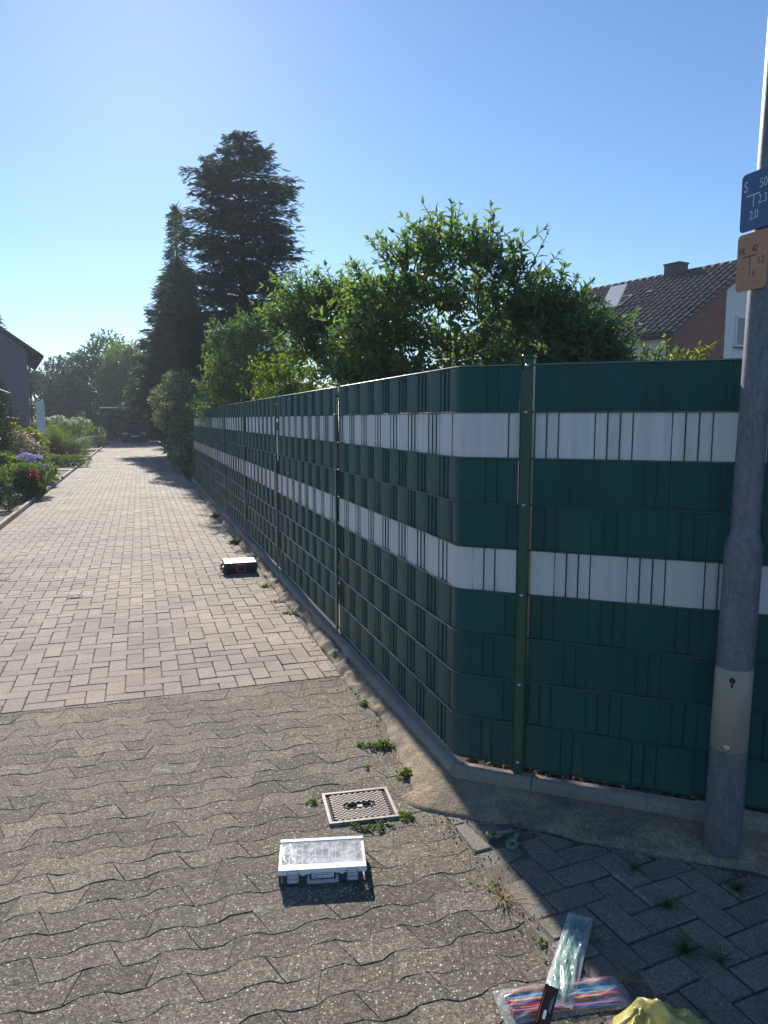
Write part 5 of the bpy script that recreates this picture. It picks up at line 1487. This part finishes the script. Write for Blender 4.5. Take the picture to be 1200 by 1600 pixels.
# wooden feeder post with flat plate, and hooked rod
fp = empty('feeder_post', (-10.95, 21.8, .02), R(14)); tag(fp, 'thin wooden post with a small slanted plate on top in the flower bed', 'post')
MB().box((0, 0, .85), (.045, .045, 1.72)).build('post', MT['wood'], fp)
MB().box((.05, 0, 1.715), (.36, .26, .025), Matrix.Rotation(R(8), 3, 'Y')).build('plate', MT['wood'], fp)
hk = empty('hook_rod', (-11.05, 21.4, .02), R(14)); tag(hk, 'curved rusty shepherd hook rod beside the wooden feeder post', 'garden hook')
m = MB(); m.smooth = True; m.tube([(0, 0, 0), (0, 0, 1.15), (-.02, 0, 1.30), (-.09, 0, 1.40), (-.2, 0, 1.42), (-.3, 0, 1.36)], .014, 7); m.build('rod', MT['wood'], hk)

# edging and cross slabs
MT['slab'] = m_paver('pale slab', (.36, .34, .31), (.42, .40, .36), chip=.05, chip_scale=90)
eg = empty('bed_edging', D(T_L - .06, 9.5), YAW); tag(eg, kind='structure')
y = 0.0
while y < 43:
    if not (12.4 < y < 13.2 or 16.7 < y < 17.6):
        MB().box((0, y + .25, .01), (.06, .494, .12), ch=.008).build('edging_stone', MT['slab'], eg)
    y += .5
for (t_, s_, w_) in ((-2.55, 22.3, .42), (-2.75, 26.6, .46), (-2.35, 26.6, .40)):
    pass
sl = empty('stepping_path', D(-2.1, 22.3), YAW); tag(sl, kind='structure')
for (dx, dy) in ((-.25, 0), (-.72, .02), (-1.2, 0), (-.25, 4.3), (-.72, 4.33), (-1.2, 4.3), (-1.7, 4.3)):
    MB().box((dx, dy, .02), (.44, .44, .05), Euler((0, 0, random.gauss(0, .03))).to_matrix(), .006).build('slab', MT['slab'], sl)

def bush(name, t_, s_, lobes, n, leaf, mat, label, cat='bush', width=.5, tmpl=KITE, up=.5, group=None, flowers=None, squash=.85):
    """low plant: lobes given as (dt, ds, z, r) in the driveway frame"""
    b = D(t_, s_, .02); lb = [(np.array(D(t_ + q[0], s_ + q[1], q[2] + .02)), q[3]) for q in lobes]
    root = tree(name, tuple(b), lb, n, leaf, mat, label, cat, width, .018, tmpl, group, squash, 0, up, MT['twig'], 'foliage', 'stem')
    if flowers:
        for (fl, fm_, k, size) in flowers:
            mb_v = []; P = []; Dv = []
            for i in range(k):
                q = fl[random.randrange(len(fl))]
                c = np.array(D(t_ + q[0], s_ + q[1], q[2] + .02)) - np.array(b)
                d = unit(1)[0]; d[2] = abs(d[2]) * .6 + .1; d[1] -= .3
                P.append(c + d * q[3] * rng.uniform(.7, 1.05)); Dv.append(d + unit(1)[0] * .8)
            me = leaf_mass('flowers', np.array(P), np.array(Dv), size, .9, fm_, KITE, .2); tag(link('flowers', me, None, root), kind='stuff')
    return root
def dome(r, h, k=6, spread=.6): return [(math.cos(i * 2.4) * r * spread * (i > 0), math.sin(i * 2.4) * r * spread * (i > 0), h * (.62 if i == 0 else .45 + .1 * (i % 2)), r * .62) for i in range(k)]
bush('box_ball', -2.72, 15.15, [(0, 0, .26, .27)], 2600, .035, MT['box'], 'clipped dark box ball nearest the left picture edge', 'box ball', group='clipped box balls')
bush('box_ball', -2.36, 15.05, [(0, 0, .20, .21)], 1900, .035, MT['box'], 'smaller clipped dark box ball beside the driveway edge', 'box ball', group='clipped box balls')
bush('phlox', -2.40, 18.1, [(0, 0, .40, .32), (.25, .1, .35, .28), (-.3, .2, .45, .3), (.1, -.2, .2, .28), (.35, 0, .5, .25)], 2600, .085, MT['bed_a'], 'flowering phlox with lavender blue heads beside the drive', 'flower', .35, LANCE4,
     flowers=[([(.0, 0, .84, .13), (.20, .05, .80, .12), (.10, -.1, .72, .12), (-.10, .1, .80, .11), (.38, 0, .60, .09), (.26, -.1, .46, .08), (.52, -.1, .20, .07)], MT['lav'], 1300, .036)])
bush('geranium', -2.30, 17.3, [(0, 0, .24, .24), (.15, -.1, .18, .2), (-.1, .2, .38, .26), (.0, .1, .50, .2)], 2100, .07, MT['bed_b'], 'red flowering plant spilling over the driveway edge below the phlox', 'flower', .5, LANCE4,
     flowers=[([(.10, 0, .52, .13), (.12, -.05, .40, .11), (.18, -.1, .18, .15), (.02, -.1, .14, .12)], MT['red'], 520, .036)])
bush('rose_bush', -3.35, 17.2, [(0, 0, .45, .3), (-.3, .1, .5, .3), (.2, 0, .3, .25), (-.5, 0, .6, .25)], 2200, .07, MT['bed_a'], 'mixed flowering bush with a few pink and white blooms at the left picture edge', 'bush', .5, LANCE4,
     flowers=[([(-.1, 0, .75, .25), (.1, -.1, .5, .22)], MT['pinkf'], 110, .045), ([(-.35, -.1, .80, .16)], MT['lav'], 160, .035)])
bush('leafy_plant', -2.45, 20.4, [(0, 0, .18, .24), (.15, .2, .22, .22), (-.25, .1, .28, .26), (-.45, .2, .42, .26)], 1500, .13, MT['bed_b'], 'dark leafy plant at the drive edge behind the red flowers', 'plant', .55, LANCE4)
bush('leafy_plant', -2.95, 20.0, [(0, 0, .45, .34), (.2, .1, .35, .3), (-.3, .2, .6, .3)], 1900, .12, MT['bed_a'], 'bright leafy plant standing between the phlox and the stepping slabs', 'plant', .5, LANCE4)
bush('sword_fern', -4.2, 20.6, [(0, 0, .35, .4), (.4, .1, .32, .36), (-.5, .1, .36, .4), (.8, .2, .3, .3)], 2200, .24, MT['bed_b'], 'low dark plant with long arching leaves behind the phlox', 'plant', .16, LANCE4, .3)
bush('rose_bush', -3.35, 25.0, [(0, 0, .75, .4), (.3, .1, .62, .38), (-.4, 0, .85, .4), (.1, -.1, .4, .4), (-.2, .2, 1.1, .34), (.4, 0, .32, .3)], 3600, .075, MT['bed_a'], 'tall rose bush with faded pink blooms behind the stepping slabs', 'bush', .5, LANCE4,
     flowers=[([(0, 0, .85, .42), (.2, -.1, .6, .36), (-.2, .1, 1.1, .36)], MT['pinkf'], 330, .07), ([(.1, 0, .8, .4)], MT['whitef'], 120, .06)])
bush('low_hedge', -2.55, 28.8, [(-.5 + i * .22, (i % 2) * .12, .20, .25) for i in range(6)], 2600, .065, MT['bed_a'], 'low rounded green hedge plant at the bend of the drive edge', 'bush', .5, LANCE4)
bush('lavender_bush', -3.35, 28.9, [(-.4 + i * .25, (i % 2) * .15, .22, .26) for i in range(4)], 1700, .075, MT['silver'], 'grey green lavender cushion left of the low green hedge', 'bush', .2, LANCE4)
bush('berberis', -3.25, 31.6, [(0, 0, .38, .4), (.4, .1, .32, .36), (-.4, .1, .38, .36), (.1, 0, .55, .3)], 2300, .07, MT['plum'], 'dark purple leaved bush before the tall ornamental grass', 'bush', .5, LANCE4,
     flowers=[([(-.3, 0, .75, .22)], MT['sunny'], 90, .09)])
bush('spirea', -2.75, 33.2, [(0, 0, .42, .42), (.3, .1, .35, .36), (-.1, -.2, .3, .36)], 2200, .09, MT['bed_b'], 'dark mounded bush at the drive edge beside the ornamental grass', 'bush', .3, LANCE4)
# fountain of ornamental grass
def grass_clump(name, base, n, L, spread, mat, label, cat, group=None, w=.010, seed=1):
    rr = np.random.default_rng(seed); V = []; F = []
    for i in range(n):
        a = rr.uniform(0, 6.28); lean = abs(rr.normal(0, spread)); Ln = L * rr.uniform(.55, 1.1); o = rr.normal(0, L * .05, 2); k = 5
        b = len(V); sx, sy = -math.sin(a), math.cos(a)
        for j in range(k + 1):
            t = j / k; r_ = Ln * (lean * t + lean * .9 * t * t); z = Ln * (t - .42 * min(1.2, lean) * t * t); ww = w * (1 - t) ** .6 + .0004
            for s_ in (-1, 1): V.append((o[0] + math.cos(a) * r_ + sx * ww * s_, o[1] + math.sin(a) * r_ + sy * ww * s_, z))
        for j in range(k): q = b + 2 * j; F.append((q, q + 1, q + 3, q + 2))
    o = link(name, np_mesh(name, np.array(V), np.array(F), mat), None, None, base)
    tag(o, label, cat, group); return o
grass_clump('ornamental_grass', D(-3.35, 33.8, .02), 1500, 1.55, .42, MT['bed_a'], 'tall fountain of fine green ornamental grass in the flower bed', 'grass clump', w=.008, seed=3)
bush('leafy_plant', -4.6, 30.5, [(0, 0, .9, .4), (.4, .1, .8, .38), (-.4, 0, 1.0, .36), (.1, .1, 1.25, .3), (.7, .2, 1.05, .32)], 3000, .13, MT['sunny'], 'yellow green tall leafy plant right of the black water butt', 'plant', .5, LANCE4)
bush('hydrangea', -5.0, 40.5, [(-1.6 + i * .55, (i % 2) * .3, 1.15 + .12 * (i % 3), .52) for i in range(8)] + [(-1.4 + i * .7, -.1, .6, .6) for i in range(6)], 6500, .13, MT['bed_a'], 'long hydrangea row with pale flower heads below the far board fence', 'bush', .55, LANCE4,
     flowers=[([(-1.6 + i * .55, -.1, 1.35 + .12 * (i % 3), .42) for i in range(8)], MT['whitef'], 420, .10), ([(-1.2 + i * .9, -.1, 1.35, .42) for i in range(4)], MT['pinkf'], 160, .09)])
bush('tall_stalks', -3.1, 44.0, [(0, 0, .9, .5), (.3, .1, 1.2, .4), (-.3, .1, 1.5, .3), (.6, 0, .7, .5), (.1, 0, 1.9, .22), (.9, .1, .9, .4)], 2600, .14, MT['bed_b'], 'tall loose flowering stalks near the end of the flower bed', 'plant', .35, LANCE4, flowers=[([(-.1, 0, 1.6, .3), (.3, 0, 1.2, .3)], MT['whitef'], 90, .08)])
bush('silver_shrub', -2.75, 49.5, [(0, 0, .55, .5), (.3, 0, .8, .4), (-.4, .1, .8, .42), (.4, -.2, .45, .4)], 2600, .13, MT['silver'], 'silvery shrub at the far end of the bed beside the carport', 'bush', .45, LANCE4)

# ---------------------------------------------------------------- weeds in the joints
def weed(t_, s_, r, n, L, mat, label, cat='weed', name='weed_tuft', w=.45, z=.0):
    b = D(t_, s_, z); P = []; Dv = []
    arms = [(random.uniform(0, 6.283), random.uniform(.5, 1.15)) for _ in range(7)]   # creeping runners along the joints
    for i in range(int(n * .8)):
        a, k = random.choice(arms); q = r * k * random.random() ** .8 * 1.25; a += random.gauss(0, .16)
        P.append((q * math.cos(a), q * math.sin(a) * .75, .001 + .35 * L * random.random() ** 2 * (1 - .6 * q / (r * 1.5))))
        g_ = random.uniform(0, 6.283)
        Dv.append((math.cos(a) * .7 + math.cos(g_), math.sin(a) * .7 + math.sin(g_), random.uniform(.05, .9)))
    L = L * .62
    o = link(name, leaf_mass(name, np.array(P), np.array(Dv), L, w, mat, LANCE4, .5), None, None, tuple(b))
    tag(o, label, cat, 'weeds in the paving joints'); return o
weed(1.13, 3.52, .07, 130, .05, MT['weed'], 'sprawling green weed in the bush shadow beside the mortar edge')
weed(1.16, 3.17, .045, 70, .06, MT['weed'], 'upright leafy weed at the mortar edge behind the manhole cover')
weed(.80, 2.80, .055, 120, .028, MT['bed_b'], 'mat of small leaved weed along the front edge of the manhole cover, left part')
weed(.90, 2.785, .055, 120, .028, MT['bed_b'], 'mat of small leaved weed along the front edge of the manhole cover, middle part')
weed(1.01, 2.82, .05, 110, .030, MT['weed'], 'bright green weed at the front right corner of the manhole cover')
weed(.685, 3.06, .03, 50, .030, MT['weed'], 'tiny weed at the back left corner of the manhole cover')
weed(1.20, 2.86, .035, 60, .030, MT['weed'], 'small weed next to the kerb corner at the end of the mortar')
weed(1.17, 2.25, .028, 40, .026, MT['weed'], 'small green weed just behind the dry grass tuft')
weed(1.19, 1.95, .018, 24, .026, MT['weed'], 'tiny weed left of the green cable tie bag')
weed(1.215, 13.1, .11, 170, .10, MT['weed'], 'large bright weed at the kerb far up the driveway')
weed(1.20, 10.2, .09, 120, .10, MT['bed_b'], 'dark spreading weed at the kerb above the tool case')
weed(1.18, 7.4, .05, 90, .055, MT['weed'], 'pale green weed right below the tool case by the kerb')
weed(1.20, 6.3, .045, 60, .045, MT['weed'], 'small weed at the kerb between tool case and wave paving')
weed(1.18, 6.75, .045, 60, .045, MT['straw'], 'dried pale weed at the kerb below the tool case')
weed(1.21, 4.1, .03, 40, .045, MT['weed'], 'weed at the mortar edge where the two pavings meet')
weed(1.00, 3.30, .018, 22, .03, MT['weed'], 'single tiny weed in the wave paving behind the manhole cover')
for (t_, s_, n, L, mt, lab, sp_) in ((1.165, 2.19, 60, .042, 'straw', 'dry straw coloured grass tuft between wave paving and rectangular blocks', .9), (1.72, 2.19, 40, .035, 'bed_b', 'dark grass tuft in the shaded blocks nearest the mortar', .8),
      (1.69, 1.97, 60, .042, 'bed_b', 'dark grass tuft in the middle of the shaded blocks', .8), (1.60, 1.77, 70, .055, 'bed_b', 'larger dark grass tuft above the yellow sack', .8), (1.68, 1.70, 40, .045, 'bed_b', 'sparse grass tuft right of the larger one in the shaded blocks', .8),
      (1.36, 1.90, 8, .07, 'straw', 'few pale dry stalks right of the green cable tie bag', .4), (2.0, 1.97, 50, .05, 'bed_b', 'grass tuft in the shaded blocks near the right picture edge', .8), (1.86, 1.6, 60, .06, 'bed_b', 'grass tuft in the bottom right corner of the shaded blocks', .8), (1.33, 1.72, 24, .035, 'straw', 'dry grass tuft between cable tie bags and yellow sack', .8)):
    grass_clump('grass_tuft', D(t_, s_, 0), n, L, sp_, MT[mt], lab, 'grass tuft', 'grass tufts in the paving joints', w=.0014, seed=int(t_ * 1000))
# moss and fine grit lying along the joints and on the mortar
P = []; Dv = []
for i in range(520):
    t_ = 1.22 - abs(random.gauss(0, .10)); s_ = random.uniform(2.3, 9); P.append(tuple(D(t_, s_, .001))); Dv.append((random.gauss(0, 1), random.gauss(0, 1), random.uniform(.1, .7)))
tag(link('moss', leaf_mass('moss', np.array(P), np.array(Dv), .012, .6, MT['weed'], KITE, .4)), kind='stuff')
gm = MB()
for i in range(900):
    if random.random() < .6: q = D(1.26 - abs(random.gauss(0, .05)), random.uniform(2.8, 8), .0)
    elif random.random() < .5: q = K0 + K_DIR * random.uniform(0, 1.6) + K_N * (.25 + abs(random.gauss(0, .05)))
    else: q = D(1.19 + random.gauss(0, .04), random.uniform(1.6, 2.9), 0)
    r_ = random.uniform(.0012, .0038); q = q + Vector((0, 0, r_ * .5))
    a = random.uniform(0, 6)
    gm.box(q, (r_ * 2, r_ * 1.5, r_ * 1.3), Euler((random.random(), random.random(), a)).to_matrix())
tag(gm.build('grit', MT['mortar']), kind='stuff')

# ================================================================== HAZE
hz = MB().box((-5, 45, 6.4), (130, 140, 15.2)).mesh('haze')
mh_ = bpy.data.materials.new('summer haze'); mh_.use_nodes = True; n_ = mh_.node_tree.nodes; n_.clear()
vo_ = n_.new('ShaderNodeVolumePrincipled'); vo_.inputs['Color'].default_value = (.72, .84, 1, 1); vo_.inputs['Density'].default_value = .0009; vo_.inputs['Anisotropy'].default_value = .35
out_ = n_.new('ShaderNodeOutputMaterial'); mh_.node_tree.links.new(vo_.outputs[0], out_.inputs['Volume'])
hz.materials.append(mh_); tag(link('haze', hz), kind='stuff')
